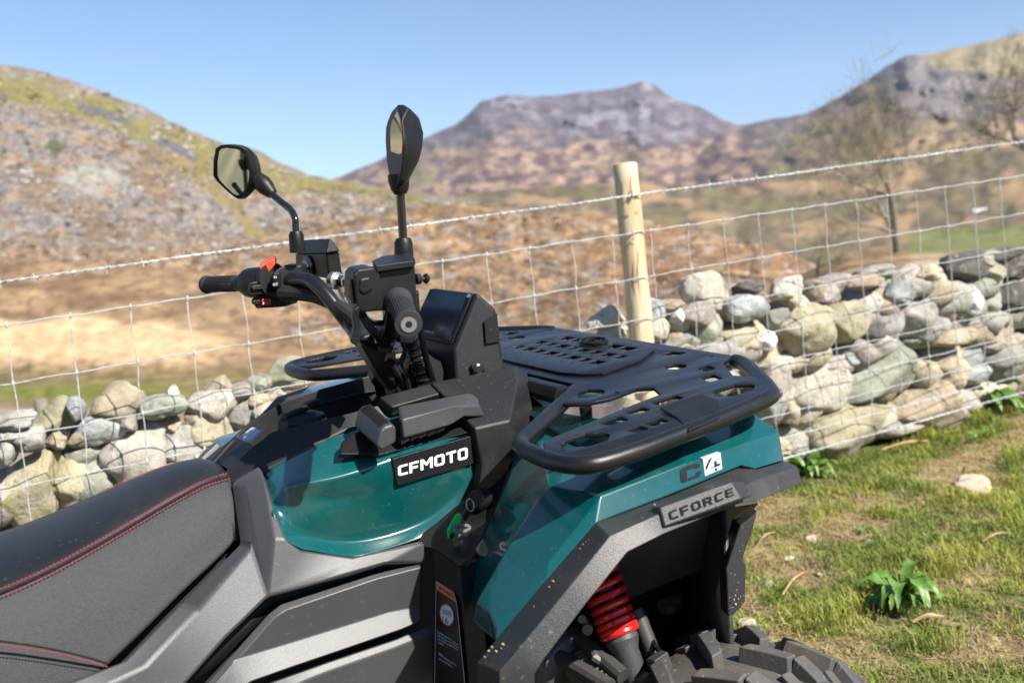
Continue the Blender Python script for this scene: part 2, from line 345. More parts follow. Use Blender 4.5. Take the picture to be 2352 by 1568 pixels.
def col_field(px, py, q):
    n1 = nzz(px, py, .008, .03, 62); n2 = nzz(px, py, .04, .1, 65)
    c = lerp(BROWN, TAN, 0.5+1.3*n1); c = lerp(c, HEATH, sm(n2, 0.12, 0.4)*0.7)
    rgt = interp(px, [(0, 0), (330, 0), (560, 40), (700, 80)])
    b = sm(py+8*n2+14*n1, 722+rgt, 742+rgt)*(1-sm(py+10*n2, 815-rgt*0.3, 852-rgt*0.3))*(1-sm(px+120*n1, 420, 620)); c = lerp(c, lerp(STRAW, (0.42, 0.28, 0.155), 0.4+1.6*n2), b)
    b = sm(py+8*n2, 832, 858)*(1-sm(px, 560, 760)); c = lerp(c, lerp((0.21, 0.155, 0.08), (0.13, 0.11, 0.04), 0.5+1.5*n2), b*0.8)
    b = sm(py+6*n1, 872, 890)*(1-sm(py+8*n1, 912, 930))*(1-sm(px, 300, 520)); c = lerp(c, lerp((0.12, 0.14, 0.028), (0.17, 0.165, 0.045), 0.5+n2), b)
    b = sm(py, 925, 945)*(1-sm(px, 500, 700)); c = lerp(c, (0.24, 0.20, 0.155), b*0.8)
    b = sm(px, 2040, 2120); c = lerp(c, lerp((0.40, 0.29, 0.18), (0.14, 0.155, 0.06), 1-sm(py, 575, 592)), b*0.85)
    return c
TM = attr_mat('moorland', rough=0.95, vscale=0.35, var=0.24, bump=0.0, spec=0.1)
TMF = attr_mat('far_hillside', rough=0.95, vscale=0.018, var=0.26, spec=0.1)
terrain('mountain', 700, 1850, 230, 70, [(700,430),(785,404),(850,378),(905,350),(985,312),(1045,288),(1075,262),(1105,232),(1150,220),(1250,221),(1350,211),(1405,205),(1440,196),(1470,191),(1505,194),(1525,212),(1550,228),(1600,243),(1640,265),(1690,287),(1760,300),(1850,330)], [(700,470),(1850,500)], 900, 2400, col_mount, rough=0.045, nscale=1.6, ridge=3, m=TMF)
terrain('right_hill', 1440, 2750, 240, 80, [(1440,478),(1520,440),(1600,360),(1650,312),(1690,288),(1760,276),(1850,262),(1920,228),(1980,192),(2040,150),(2085,127),(2150,121),(2250,100),(2352,76),(2750,20)], [(1440,480),(2000,475),(2750,430)], lambda px: 930+(420-930)*sm(px, 1480, 1950), lambda px: interp(px, [(1440,930),(1520,1120),(1600,1480),(1690,1750),(2100,1250),(2750,1100)]), col_right, rough=0.045, nscale=1.6, ridge=3, m=TMF, wideR=5200)
terrain('valley_slope', 1050, 2750, 200, 40, [(1050,445),(1200,432),(1400,420),(1700,425),(1900,410),(2100,385),(2352,330),(2750,310)], [(1050,540),(1700,620),(2000,640),(2750,620)], 90, 360, col_valley, rough=0.04, nscale=2.2, ridge=5, m=TM, wideR=5200)
terrain('left_hill', -420, 1270, 420, 160, [(-3600,260),(-1500,30),(-420,55),(0,148),(100,165),(200,197),(330,246),(420,291),(480,318),(520,330),(575,340),(600,349),(640,372),(690,395),(760,412),(850,425),(950,440),(1050,453),(1150,476),(1270,510)], [(-420,660),(0,640),(400,650),(800,640),(1270,610)], lambda px: interp(px, [(-420,43),(300,46),(600,96),(1270,120)]), lambda px: interp(px, [(-420,230),(600,260),(1270,230)]), col_left, rough=0.035, nscale=2.4, ridge=4, m=TM, wideL=-3600)
FTOP = [(-420,605),(0,598),(300,606),(520,640),(700,690),(1000,770),(1500,760),(1800,650),(1950,575),(2100,556),(2352,530),(2750,500)]; FBOT = [(-420,1080),(700,1000),(1500,840),(2000,690),(2352,650),(2750,610)]
MBOT = [(300,612),(420,650),(560,720),(700,800),(1000,800),(1500,800),(2120,745)]
def field_d(px, py): t = (interp(px, FBOT)-py)/(interp(px, FBOT)-interp(px, FTOP)); return 7.5*(42/7.5)**max(0, min(1, t))
terrain('moor', 300, 2120, 300, 70, [(300,604),(420,596),(600,545),(760,520),(900,480),(1050,470),(1150,478),(1300,488),(1480,505),(1600,528),(1750,562),(1850,598),(1950,645),(2120,700)], MBOT, lambda px: 1.012*field_d(px, interp(px, MBOT)), 80, col_moor, rough=0.02, nscale=2.0, ridge=5, m=TM)
terrain('field', -420, 2750, 300, 70, [(-420,605),(0,598),(300,606),(520,640),(700,690),(1000,770),(1500,760),(1800,650),(1950,575),(2100,556),(2352,530),(2750,500)], [(-420,1080),(700,1000),(1500,840),(2000,690),(2352,650),(2750,610)], 7.5, 42, col_field, rough=0.03, nscale=2.5, m=TM, wideL=-3600, wideR=5200)

# crags, heather and grass clumps standing on the slopes
def scatter(name, label, cat, n, pxr, top, bot, dn, df, rough, nscale, sizes, flat, cols, seed, keep):
    r = random.Random(seed); bm = bmesh.new(); bmesh.ops.create_icosphere(bm, subdivisions=2, radius=1); bv = np.array([v.co[:] for v in bm.verts]); bf = np.array([[v.index for v in f.verts] for f in bm.faces]); bm.free()
    V_ = []; F_ = []; C_ = []; k = 0; tries = 0
    while k < n and tries < n*20:
        tries += 1; px = r.uniform(*pxr); yt = interp(px, top); yb = interp(px, bot); py = r.uniform(yt+3, yb-2)
        if not keep(px, py, r): continue
        a = dn(px) if callable(dn) else dn; b = df(px) if callable(df) else df; t = (yb-py)/(yb-yt); q = fbm((px*0.01*nscale, py*0.016*nscale, 1.7), 6)
        d = a*(b/a)**t*(1+rough*q*min(1, 6*(1-t)+0.35)); p = P('f', px, py, d=d); sz = r.uniform(*sizes)**1.0*(1+1.2*r.random()**5)*d/FOC
        an = r.uniform(0, 6.28); sx, sy, sz_ = sz*r.uniform(.8, 1.7), sz*r.uniform(.8, 1.5), sz*flat*r.uniform(.7, 1.3); w_ = bv*(1+.28*np.array([noise.noise(Vector(x)*1.3+Vector((k*1.7, 0, 0))) for x in bv]))[:, None]
        x_ = w_[:, 0]*sx; y_ = w_[:, 1]*sy; V_.append(np.stack([x_*math.cos(an)-y_*math.sin(an)+p.x, x_*math.sin(an)+y_*math.cos(an)+p.y, w_[:, 2]*sz_+p.z], 1)); F_.append(bf+42*k)
        c = lerp(cols[0], cols[1], r.random()); C_.append(np.tile(np.array(c), (42, 1))); k += 1
    me = bpy.data.meshes.new(name); me.from_pydata(np.concatenate(V_).tolist(), [], np.concatenate(F_).tolist()); setcol(me, np.concatenate(C_)); me.materials.append(TM); return tag(obj(name, me), label, cat, kind='stuff')
LT = [(-420,55),(0,148),(100,165),(200,197),(330,246),(420,291),(480,318),(520,330),(575,340),(600,349),(640,372),(690,395),(760,412),(850,425),(950,440),(1050,453),(1150,476),(1270,510)]; LBt = [(-420,660),(0,640),(400,650),(800,640),(1270,610)]
LD = lambda px: interp(px, [(-420,43),(300,46),(600,96),(1270,120)]); LF = lambda px: interp(px, [(-420,230),(600,260),(1270,230)])
MT = [(300,604),(420,596),(600,545),(760,520),(900,480),(1050,470),(1150,478),(1300,488),(1480,505),(1600,528),(1750,562),(1850,598),(1950,645),(2120,700)]; MD = lambda px: 1.012*field_d(px, interp(px, MBOT))
scatter('hillside_rocks', 'grey rocks and scree scattered over the left hill', 'rocks', 1500, (-60, 1150), LT, LBt, LD, LF, .035, 2.4, (1.5, 4.5), .75, ((.17,.155,.145), (.34,.32,.295)), 3, lambda px, py, r: nzz(px, py, .008, .018, 71) > -.12+.5*r.random()-.2 and py < 600)
scatter('hillside_heather', 'dark heather and bracken clumps over the left hill', 'heather', 2200, (-60, 1150), LT, LBt, LD, LF, .035, 2.4, (1.5, 5.0), .45, ((.075,.055,.04), (.20,.145,.075)), 4, lambda px, py, r: nzz(px, py, .01, .03, 77) > -.05+.4*r.random()-.2)
scatter('moor_heather', 'brown heather clumps over the moor', 'heather', 2000, (320, 2050), MT, MBOT, MD, 80, .02, 2.0, (1.5, 5.5), .40, ((.075,.045,.03), (.17,.10,.055)), 5, lambda px, py, r: nzz(px, py, .009, .035, 81) > -.05+.4*r.random()-.2)
scatter('moor_tussocks', 'straw coloured grass tussocks over the moor', 'grass', 1600, (320, 2050), MT, MBOT, MD, 80, .02, 2.0, (1.2, 4.0), .55, ((.26,.17,.085), (.40,.28,.16)), 6, lambda px, py, r: nzz(px, py, .009, .035, 81) < .10+.3*r.random())
scatter('moor_rocks', 'pale rocks scattered over the moor', 'rocks', 350, (600, 1950), MT, MBOT, MD, 80, .02, 2.0, (1.5, 4.5), .7, ((.22,.205,.19), (.36,.34,.31)), 8, lambda px, py, r: nzz(px, py, .012, .03, 88) > .02)
hv = []; hc = []; hf = []
for i in range(61):
    a = rad(-178+i*2.6)
    for j in range(13):
        r = 70+j*16; x = r*math.cos(a); y = r*math.sin(a)-10; q = fbm((x*.02, y*.02, 5)); hv.append((x, y, -.3+(j/12)**1.3*46*(1+.35*q)+2*q)); hc.append(col_moor(i*34, j*40+300, q))
hf = [(i*13+j, (i+1)*13+j, (i+1)*13+j+1, i*13+j+1) for i in range(60) for j in range(12)]
me = bpy.data.meshes.new('hill_behind'); me.from_pydata(hv, [], hf); me.shade_smooth(); setcol(me, np.array(hc)); me.materials.append(TM); tag(obj('hill_behind', me), kind='structure')
# ---- haze between here and the mountain
HZ = bpy.data.materials.new('haze_air'); HZ.use_nodes = True; hn = HZ.node_tree; hn.nodes.clear(); ho = hn.nodes.new('ShaderNodeOutputMaterial'); hp = hn.nodes.new('ShaderNodeVolumePrincipled')
hp.inputs['Color'].default_value = (0.82, 0.89, 1.0, 1); hp.inputs['Density'].default_value = 0.00006; hp.inputs['Anisotropy'].default_value = 0.1; hn.links.new(hp.outputs[0], ho.inputs['Volume'])
tag(mk('haze', *aabox(-700, 3300, -700, 3300, -215, 150), HZ, smooth=False), 'thin pale blue air haze over the whole valley', 'haze', kind='stuff')
# ---- near ground
def gheight(x, y):
    h = GZ+0.012*fbm((x*1.3, y*1.3, 4.2))+0.006*fbm((x*6, y*6, 1.1))
    b = (y-(1.62-0.117*x)); return h-(0.0 if b < 0 else 0.22*b)-(0.0 if x < 5 else 0.25*(x-5))
ax = np.concatenate([[-400, -200, -90, -40, -20], np.linspace(-9, -1, 17)[:-1], np.linspace(-1, 5, 121)[:-1], np.linspace(5, 14, 19)]); ay = np.concatenate([[-400, -200, -90, -40, -20], np.linspace(-9, -1.2, 14)[:-1], np.linspace(-1.2, 2.2, 80)[:-1], np.linspace(2.2, 8, 14)])
gv = []; gc = []
for x in ax:
    for y in ay:
        gv.append((x, y, gheight(x, y))); n1 = fbm((x*2.2, y*2.2, 8)); n2 = fbm((x*9, y*9, 3))
        c = lerp((0.07, 0.085, 0.022), (0.27, 0.20, 0.105), sm(n1+0.5*n2, -0.12, 0.30)); gc.append(lerp(c, (0.13, 0.08, 0.045), sm(n2, 0.15, 0.45)*0.8))
ny = len(ay); gf = [(i*ny+j, (i+1)*ny+j, (i+1)*ny+j+1, i*ny+j+1) for i in range(len(ax)-1) for j in range(ny-1)]
me = bpy.data.meshes.new('ground'); me.from_pydata(gv, [], gf); me.shade_smooth(); setcol(me, np.array(gc)); me.materials.append(attr_mat('turf_soil', vscale=30, var=0.45, bump=0.8, bscale=90))
tag(obj('ground', me), kind='structure')
# ---- grass blades: living and dead, one mass
def grass(name, n, x0, x1, y0, y1, hmin, hmax, dead, label):
    vs = []; fs = []; cs = []; k = 0; tries = 0
    while k < n and tries < n*6:
        tries += 1
        x = random.uniform(x0, x1); y = random.uniform(y0, y1)
        if y > 1.43-0.117*x: continue
        n1 = fbm((x*2.2, y*2.2, 8)); n2 = fbm((x*7, y*7, 13))
        dens = sm(-n1-0.35*n2, -0.32, 0.12)
        if not dead and random.random() > 0.22+dens: continue
        z = gheight(x, y)-0.002; h = random.uniform(hmin, hmax)*((0.5+0.6*dens+1.5*sm(fbm((x*5.5, y*5.5, 31)), .18, .5)) if not dead else 1); a = random.uniform(0, 6.283); l = random.uniform(0.2, 0.9) if not dead else random.uniform(0.7, 2.4)
        wd = random.uniform(0.0010, 0.0020) if not dead else random.uniform(0.0010, 0.0024)
        dx, dy = math.cos(a), math.sin(a); b = len(vs)
        mx, my, mz = x+dx*h*l*0.35, y+dy*h*l*0.35, z+h*(0.6 if not dead else 0.35); tx, ty, tz = x+dx*h*l, y+dy*h*l, z+h*(0.85 if not dead else 0.25)
        vs += [(x-dy*wd, y+dx*wd, z), (x+dy*wd, y-dx*wd, z), (mx+dy*wd*.8, my-dx*wd*.8, mz), (mx-dy*wd*.8, my+dx*wd*.8, mz), (tx, ty, tz)]
        fs += [(b, b+1, b+2, b+3), (b+3, b+2, b+4)]
        if dead: c = lerp((0.48, 0.37, 0.20), (0.27, 0.17, 0.085), random.random())
        else: c = lerp(lerp(lerp((0.10, 0.17, 0.022), (0.25, 0.34, 0.05), random.random()), (0.36, 0.39, 0.065), sm(fbm((x*3.1, y*3.1, 21)), -.15, .40)), (0.42, 0.34, 0.15), max(0, random.random()*1.7-0.95))
        cs += [c]*5; k += 1
    me = bpy.data.meshes.new(name); me.from_pydata(vs, [], fs); setcol(me, np.array(cs)); me.materials.append(MATS.get('blade') or attr_mat('blade', rough=0.6, vscale=20, var=0.15, trans=0.3))
    return tag(obj(name, me), label, 'grass', kind='stuff')
grass('grass', 130000, 0.55, 4.1, -0.75, 1.36, 0.010, 0.034, False, 'short green turf growing on the ground beside the quad bike')
grass('dead_grass', 19000, 0.55, 4.1, -0.75, 1.36, 0.015, 0.045, True, 'dry straw coloured stems lying through the green turf')
# loose pebbles, twigs
def stone_mesh(seed, sub=3, ang=0.5, name='stone_shape'):
    r = random.Random(seed); bm = bmesh.new(); bmesh.ops.create_icosphere(bm, subdivisions=sub, radius=1)
    pl = [(Vector((r.gauss(0, 1), r.gauss(0, 1), r.gauss(0, 1))).normalized(), r.uniform(0.58, 0.86)) for _ in range(int(8+8*ang))]
    for v in bm.verts:
        p = v.co.copy()
        for n, d in pl:
            e = p.dot(n)-d
            if e > 0: p -= n*e*(0.68+0.25*ang)
        p *= 1+0.12*fbm(p*1.2+Vector((seed*3.1, 0, 0)), 3)+0.05*fbm(p*4+Vector((0, seed, 0)), 4)
        v.co = p
    # unit bounding box
    mn = Vector([min(v.co[i] for v in bm.verts) for i in range(3)]); mx = Vector([max(v.co[i] for v in bm.verts) for i in range(3)])
    for v in bm.verts: v.co = Vector([(v.co[i]-(mn[i]+mx[i])/2)/((mx[i]-mn[i])/2) for i in range(3)])
    me = bpy.data.meshes.new(name); bm.to_mesh(me); bm.free(); me.shade_smooth(); return me
def stone_mat():
    m = bpy.data.materials.new('fieldstone'); m.use_nodes = True; n = m.node_tree; b = n.nodes['Principled BSDF']; b.inputs['Roughness'].default_value = 0.9; b.inputs['Specular IOR Level'].default_value = 0.25
    oi = n.nodes.new('ShaderNodeObjectInfo'); g = n.nodes.new('ShaderNodeNewGeometry'); tc = n.nodes.new('ShaderNodeTexCoord')
    def nz(s, dt=6, r=0.65, off=0):
        t = n.nodes.new('ShaderNodeTexNoise'); t.inputs['Scale'].default_value = s; t.inputs['Detail'].default_value = dt; t.inputs['Roughness'].default_value = r; n.links.new(g.outputs['Position'], t.inputs['Vector']); return t.outputs['Fac']
    def mr(s, a, b_, c=0, d=1):
        r = n.nodes.new('ShaderNodeMapRange'); r.inputs[1].default_value = a; r.inputs[2].default_value = b_; r.inputs[3].default_value = c; r.inputs[4].default_value = d; n.links.new(s, r.inputs[0]); return r.outputs[0]
    def mix(f, a, col):
        x = n.nodes.new('ShaderNodeMix'); x.data_type = 'RGBA'; n.links.new(f, x.inputs[0]); n.links.new(a, x.inputs[6]); x.inputs[7].default_value = (*col, 1); return x.outputs[2]
    sc = n.nodes.new('ShaderNodeVectorMath'); sc.operation = 'SCALE'; n.links.new(oi.outputs['Color'], sc.inputs[0]); n.links.new(mr(nz(14), 0.3, 0.7, 0.72, 1.32), sc.inputs['Scale'])
    c = mix(mr(nz(9), 0.56, 0.68, 0, 0.38), sc.outputs[0], (0.56, 0.54, 0.49))      # pale lichen
    c = mix(mr(nz(26), 0.57, 0.66, 0, 0.7), c, (0.15, 0.125, 0.095))                   # dark blotches
    sx = n.nodes.new('ShaderNodeSeparateXYZ'); n.links.new(g.outputs['Normal'], sx.inputs[0])
    al = oi.outputs['Alpha']; inv = n.nodes.new('ShaderNodeMath'); inv.operation = 'SUBTRACT'; inv.inputs[0].default_value = 1.0; n.links.new(al, inv.inputs[1])
    mo = n.nodes.new('ShaderNodeMath'); mo.operation = 'MULTIPLY'; n.links.new(mr(nz(7), 0.45, 0.6), mo.inputs[0]); n.links.new(inv.outputs[0], mo.inputs[1])
    c = mix(mo.outputs[0], c, (0.20, 0.185, 0.04))                                     # yellow-green moss where the stone carries it
    n.links.new(c, b.inputs['Base Color'])
    bp = n.nodes.new('ShaderNodeBump'); bp.inputs['Strength'].default_value = 0.8; bp.inputs['Distance'].default_value = 0.016; n.links.new(nz(45, 8, 0.7), bp.inputs['Height']); n.links.new(bp.outputs[0], b.inputs['Normal'])
    return m
SM = stone_mat()
SHAPES = [stone_mesh(s, 4, a) for s, a in ((1, .35), (2, .3), (3, .55), (4, .5), (5, .8), (6, .6), (7, .95), (8, .45), (9, .7), (10, .35), (11, 1.0), (12, .6))]
SLOW = [stone_mesh(40+s, 2, .5) for s in range(4)]
for q in SHAPES+SLOW: q.materials.append(SM)
# ---- dry stone wall
wall = thing('stone_wall', tuple(onwall('f', 1991, 1034, 0.3)), 'dry stone wall of rounded field boulders behind the wire fence', 'wall')
CC = {'g': (.33,.315,.28), 'p': (.45,.41,.34), 't': (.41,.34,.24), 'b': (.33,.26,.19), 'o': (.40,.355,.245), 'v': (.32,.325,.26), 'u': (.35,.365,.355), 'd': (.11,.10,.09), 'w': (.66,.65,.62), 'k': (.36,.315,.275), 'm': (.35,.33,.31)}
def put_stone(c, hx, hy, hz, col, shape, rot=0.0, moss=0.0, name='stone', parent=wall, yaw=0.0):
    o = bpy.data.objects.new(name, shape); COL.objects.link(o)
    M = Matrix((FDIR, WN, Vector((0, 0, 1)))).transposed().to_4x4()
    M = M @ Matrix.Rotation(rot, 4, 'Y') @ Matrix.Rotation(yaw, 4, 'Z') @ Matrix.Diagonal((hx, hy, hz, 1)); M.translation = c
    _f = random.uniform(0.80, 1.10); o.matrix_world = M; o.color = (*[max(0.02, min(0.85, q*_f)) for q in col], 1-moss)
    if parent is not None:
        loc, rt, s = M.decompose(); o.location = loc; o.rotation_mode = 'QUATERNION'; o.rotation_quaternion = rt; o.scale = s; adopt(o, parent)
    return o
RS = [('c6', s) for s in ((60,460,175,125,'p',0,0),(80,525,150,70,'p',0,0),(340,430,150,150,'u',10,0),(440,465,130,150,'p',-20,0),(602,300,175,190,'p',0,0),(560,425,180,120,'k',0,0),(610,505,210,200,'v',15,0),(760,370,270,170,'t',0,0),(850,395,180,140,'u',0,0),(450,585,210,100,'g',0,0),
 (880,575,340,270,'t',20,0),(1035,440,160,130,'g',0,0),(1190,525,280,270,'o',0,.1),(1390,470,210,230,'o',25,.2),(1060,285,190,115,'p',0,0),(1085,345,125,95,'o',0,0),(1135,372,90,85,'u',0,0),(1225,300,90,120,'b',0,0),(1290,325,115,105,'k',0,0),(1520,425,390,280,'m',0,0),(1355,258,170,95,'k',0,0),(1560,200,160,80,'v',0,0),(1495,245,210,85,'b',0,0),(1690,310,140,115,'u',0,0),
 (1805,440,220,210,'g',0,.05),(1960,395,135,140,'t',0,0),(1775,280,165,105,'k',0,0),(1740,222,135,115,'p',0,0),(1850,195,105,85,'t',0,0),(1895,250,120,95,'p',0,0),(2050,390,220,240,'v',0,.1),(2078,165,195,160,'d',0,0),(2185,130,130,90,'p',10,0),(2225,200,100,85,'o',0,0),(2190,335,180,205,'g',0,0),(2275,95,200,75,'d',0,0),(2325,185,130,125,'d',0,0),(2310,335,160,155,'d',0,0),
 (1570,610,350,105,'u',-8,0),(1815,572,170,85,'v',0,0),(1990,562,200,85,'t',0,0),(2215,520,280,155,'t',0,.1),(2205,605,150,65,'k',0,0),(1370,692,310,115,'k',0,0),(1120,700,175,85,'t',0,0),(1610,775,480,290,'v',-6,.05),(1950,705,230,240,'t',20,0),(2095,690,180,155,'u',0,0),(2285,700,200,200,'g',0,.2),
 (1235,865,320,270,'p',0,.05),(1000,800,160,120,'k',0,0),(965,920,180,210,'u',0,0),(1085,940,95,185,'o',0,.1),(1450,1055,500,280,'o',0,.25),(1885,955,360,275,'t',10,0),(1110,1145,300,220,'g',0,0),(2135,765,130,95,'u',0,0),(690,640,260,135,'g',0,0),(330,520,110,120,'p',0,0),(1570,520,150,90,'d',0,0),(870,285,130,70,'d',0,0),(2260,840,190,160,'v',0,.4),(420,380,110,60,'t',0,0))]
LS = [('c8', s) for s in ((150,1330,350,450,'o',25,.75),(400,1260,500,340,'o',8,.3),(480,1130,215,115,'v',0,0),(750,1185,345,330,'p',0,0),(995,1095,235,235,'g',10,.05),(1160,1010,225,180,'o',0,.15),(1180,860,275,160,'p',-8,0),(640,850,320,185,'t',-10,.1),(560,985,260,150,'u',0,0),(310,930,245,190,'o',0,.1),(310,1035,140,105,'t',0,0),(460,1032,180,95,'b',0,0),(150,1045,190,130,'g',0,0),(820,990,160,115,'u',10,0),(700,955,100,75,'k',0,0),(885,940,150,95,'b',0,0),(962,962,85,75,'t',0,0),(900,860,240,115,'v',0,.1),
 (1200,752,150,90,'t',0,0),(1570,680,210,160,'v',0,.5),(1440,745,125,95,'v',0,.1),(1305,782,130,80,'k',0,0),(1335,900,185,160,'g',0,0),(955,785,65,65,'p',0,0),(20,1110,160,160,'g',0,0),(50,1010,220,80,'g',0,0),(1425,825,130,75,'t',0,0),(1510,800,130,90,'p',0,0),(60,940,260,90,'g',0,0),(1085,930,120,80,'t',0,0),(1480,900,160,110,'p',0,0),(720,1060,110,60,'b',0,0),(1100,1130,90,90,'k',0,0),(420,880,90,120,'u',0,0))]
wi = 0
def wall_off(p): return 0.16
for k, (a, b, ww, hh, cc, rt_, moss) in RS+LS:
    wi += 1; off = random.uniform(0.17, 0.24)
    c = onwall(k, a, b, off); L = onwall(k, a-ww/2, b, off); Rr = onwall(k, a+ww/2, b, off); T = onwall(k, a, b-hh/2, off); B = onwall(k, a, b+hh/2, off)
    hx = (Rr-L).length/2*1.17; hz = (T-B).length/2*1.17; hy = min(0.16, max(0.05, 0.8*min(hx*1.1, hz*1.4)))
    put_stone(c+WN*hy*0.75, hx, hy, hz, CC[cc], SHAPES[(wi*5+wi//3) % len(SHAPES)], rad(rt_), moss, yaw=rad(random.uniform(-14, 14)))
# quartz faces
for k, a, b, ww, hh in (('c6', 958, 578, 100, 120), ('c6', 2112, 365, 70, 150), ('c6', 455, 440, 60, 100)):
    c = onwall(k, a, b, 0.17); L = onwall(k, a-ww/2, b, 0.17); Rr = onwall(k, a+ww/2, b, 0.17); T = onwall(k, a, b-hh/2, 0.17); B = onwall(k, a, b+hh/2, 0.17)
    put_stone(c+WN*0.035, (Rr-L).length/2, 0.045, (T-B).length/2, CC['w'], SHAPES[6], rad(15))
# core of the wall and its runs behind the bike and out of view
for lay, off in ((0, 0.30), (1, 0.42)):
    s = -1.6
    while s < 6.2:
        for z in np.arange(0.02, 0.62, 0.15):
            x = s+random.uniform(-.06, .06); vis = -0.75 < s < 0.75 or 1.5 < s < 4.3
            base = FO-FU*0.8+FDIR*x+WN*(off if (vis or lay) else 0.2); top = interp(x, [(-1.6, .70), (0.3, .66), (0.8, .58), (1.5, .52), (2.2, .56), (3.5, .58), (6, .55)])
            if z > top-0.07: continue
            c = Vector((base.x, base.y, z+random.uniform(-.03, .03)))
            put_stone(c, random.uniform(.09, .15), random.uniform(.08, .13), random.uniform(.07, .10), CC[random.choice('ggtbvopk')], SLOW[random.randrange(4)], rad(random.uniform(-25, 25)), 0.1 if random.random() < .2 else 0)
        s += 0.20
# ---- loose stones and twigs on the turf
def ground_stone(k, a, b, ww, hh, col, label, flat=0.5):
    c = P(k, a, b+hh/2, z=GZ); dist = (c-Vector(CAM)).length; pxs = KEYS[k][2]*2352/4096*dist/FOC
    hx = ww*pxs/2; o = put_stone(c+Vector((0, 0, hx*flat*0.45)), hx, hx*0.75, hx*flat, col, SHAPES[random.randrange(12)], 0, 0, 'loose_stone', None, random.uniform(0, 3))
    return tag(o, label, 'stone', 'loose stones on the turf')
ground_stone('c7', 1500, 330, 270, 110, (.58,.44,.32), 'flat pale tan slab of stone lying in the grass near the wall', 0.35)
ground_stone('c7', 525, 665, 90, 80, (.55,.46,.36), 'small tan stone with a point, in bare turf by the fender')
ground_stone('c7', 390, 795, 60, 45, (.66,.64,.58), 'small whitish stone in grass left of the dock plant')
ground_stone('c7', 1740, 395, 35, 35, (.70,.66,.58), 'tiny white pebble right of the flat tan slab')
ground_stone('c7', 570, 892, 45, 40, (.60,.50,.38), 'cream pebble left of the dock plant, nearer than the whitish stone')
ground_stone('c7', 1070, 680, 55, 35, (.50,.48,.45), 'grey pebble in the grass behind the dock plant')
ground_stone('c7', 1065, 487, 30, 40, (.62,.58,.50), 'upright cream pebble between the dock plant and the wall')
ground_stone('c7', 130, 1190, 110, 50, (.50,.42,.32), 'low tan stone in the grass just beyond the front tyre')
ground_stone('c7', 260, 940, 70, 60, (.46,.41,.34), 'round brownish stone beside the fender inner panel')
ground_stone('c7', 870, 690, 60, 55, (.52,.50,.46), 'grey stone by a small weed behind the dock plant')
WOOD = mat('dry_twig', (.42,.26,.13), 0.8, var=.3, vscale=30)
for (k, a0, b0, a1, b1, r, lab) in (('c7', 1140, 1195, 1330, 1165, .006, 'short straight orange brown twig lying in front of the dock plant'), ('c7', 955, 148, 1240, 95, .005, 'long bent orange twig at the foot of the stone wall'), ('c7', 350, 1030, 475, 895, .003, 'thin brown twig slanting in the grass beyond the fender'), ('c7', 1565, 705, 1740, 655, .003, 'thin straw stalk on the turf right of the dock plant'), ('c7', 200, 720, 300, 650, .003, 'straw stalk beside the small pointed tan stone')):
    p0 = P(k, a0, b0, z=GZ+.02); p1 = P(k, a1, b1, z=GZ+.025); mid = (p0+p1)/2+Vector((0, 0, .012))
    tag(mk('twig', *tube(spline([p0, mid, p1], 4), [r*.7]*3+[r]*3+[r*.6]*3, 6), WOOD), lab, 'twig', 'twigs on the turf')
# ---- broad leaved dock plants
LEAF = attr_mat('dock_leaf', rough=0.45, vscale=25, var=.25, spec=.5, trans=0.25)
def leaf(base, dirv, L, W, up, seed, col):
    r = random.Random(seed); d = Vector((dirv[0], dirv[1], 0)).normalized(); sd = Vector((-d.y, d.x, 0)); v = []; n = 11
    for i in range(n+1):
        t = i/n; c = base+d*L*(t-0.12*t*t)+Vector((0, 0, L*(up*t-(up*0.75)*t*t*1.15))); wd = W*math.sin(math.pi*min(1, 0.06+0.94*t)**0.8)*(1 if t > .12 else .35)+0.002; wv = 0.30*W*math.sin(17*t+seed); wd *= 1+.18*math.sin(31*t+seed)
        v += [c-sd*wd+Vector((0, 0, wd*.45+wv)), c, c+sd*wd+Vector((0, 0, wd*.45-wv))]
    f = []
    for i in range(n): f += [(3*i, 3*i+1, 3*i+4, 3*i+3), (3*i+1, 3*i+2, 3*i+5, 3*i+4)]
    me = bpy.data.meshes.new('leaf'); me.from_pydata([tuple(q) for q in v], [], f); me.shade_smooth(); setcol(me, np.array([lerp(col, (.26,.36,.10), .35*r.random()) for _ in v])); me.materials.append(LEAF); return me
def dock(k, a, b, n, L, label, seed):
    c = P(k, a, b, z=GZ); t = thing('dock_plant', tuple(c), label, 'plant', 'dock plants in the turf'); r = random.Random(seed)
    for i in range(n):
        an = i*2.4+r.uniform(-.3, .3); l = L*r.uniform(.6, 1.1)
        o = obj('leaf', leaf(Vector((0, 0, 0)), (math.cos(an), math.sin(an)), l, l*r.uniform(.08, .14), r.uniform(.5, 2.2), seed*31+i, (.10,.21,.03)), None); o.location = c; adopt(o, t)
dock('c7', 1080, 1075, 44, .145, 'bushy dock plant with broad green leaves alone in open turf', 3)
dock('c7', 505, 310, 24, .14, 'dock plant with upright leaves at wall foot just beyond the fender tip', 5)
dock('c6', 2120, 960, 40, .23, 'large leafy dock plant growing against the wall near the right edge', 8)
dock('c7', 860, 655, 6, .05, 'tiny low weed with few leaves in turf behind the dock plant', 11)
dock('c7', 1545, 110, 7, .08, 'small round leaved weed in the grass near the far wall foot', 13)

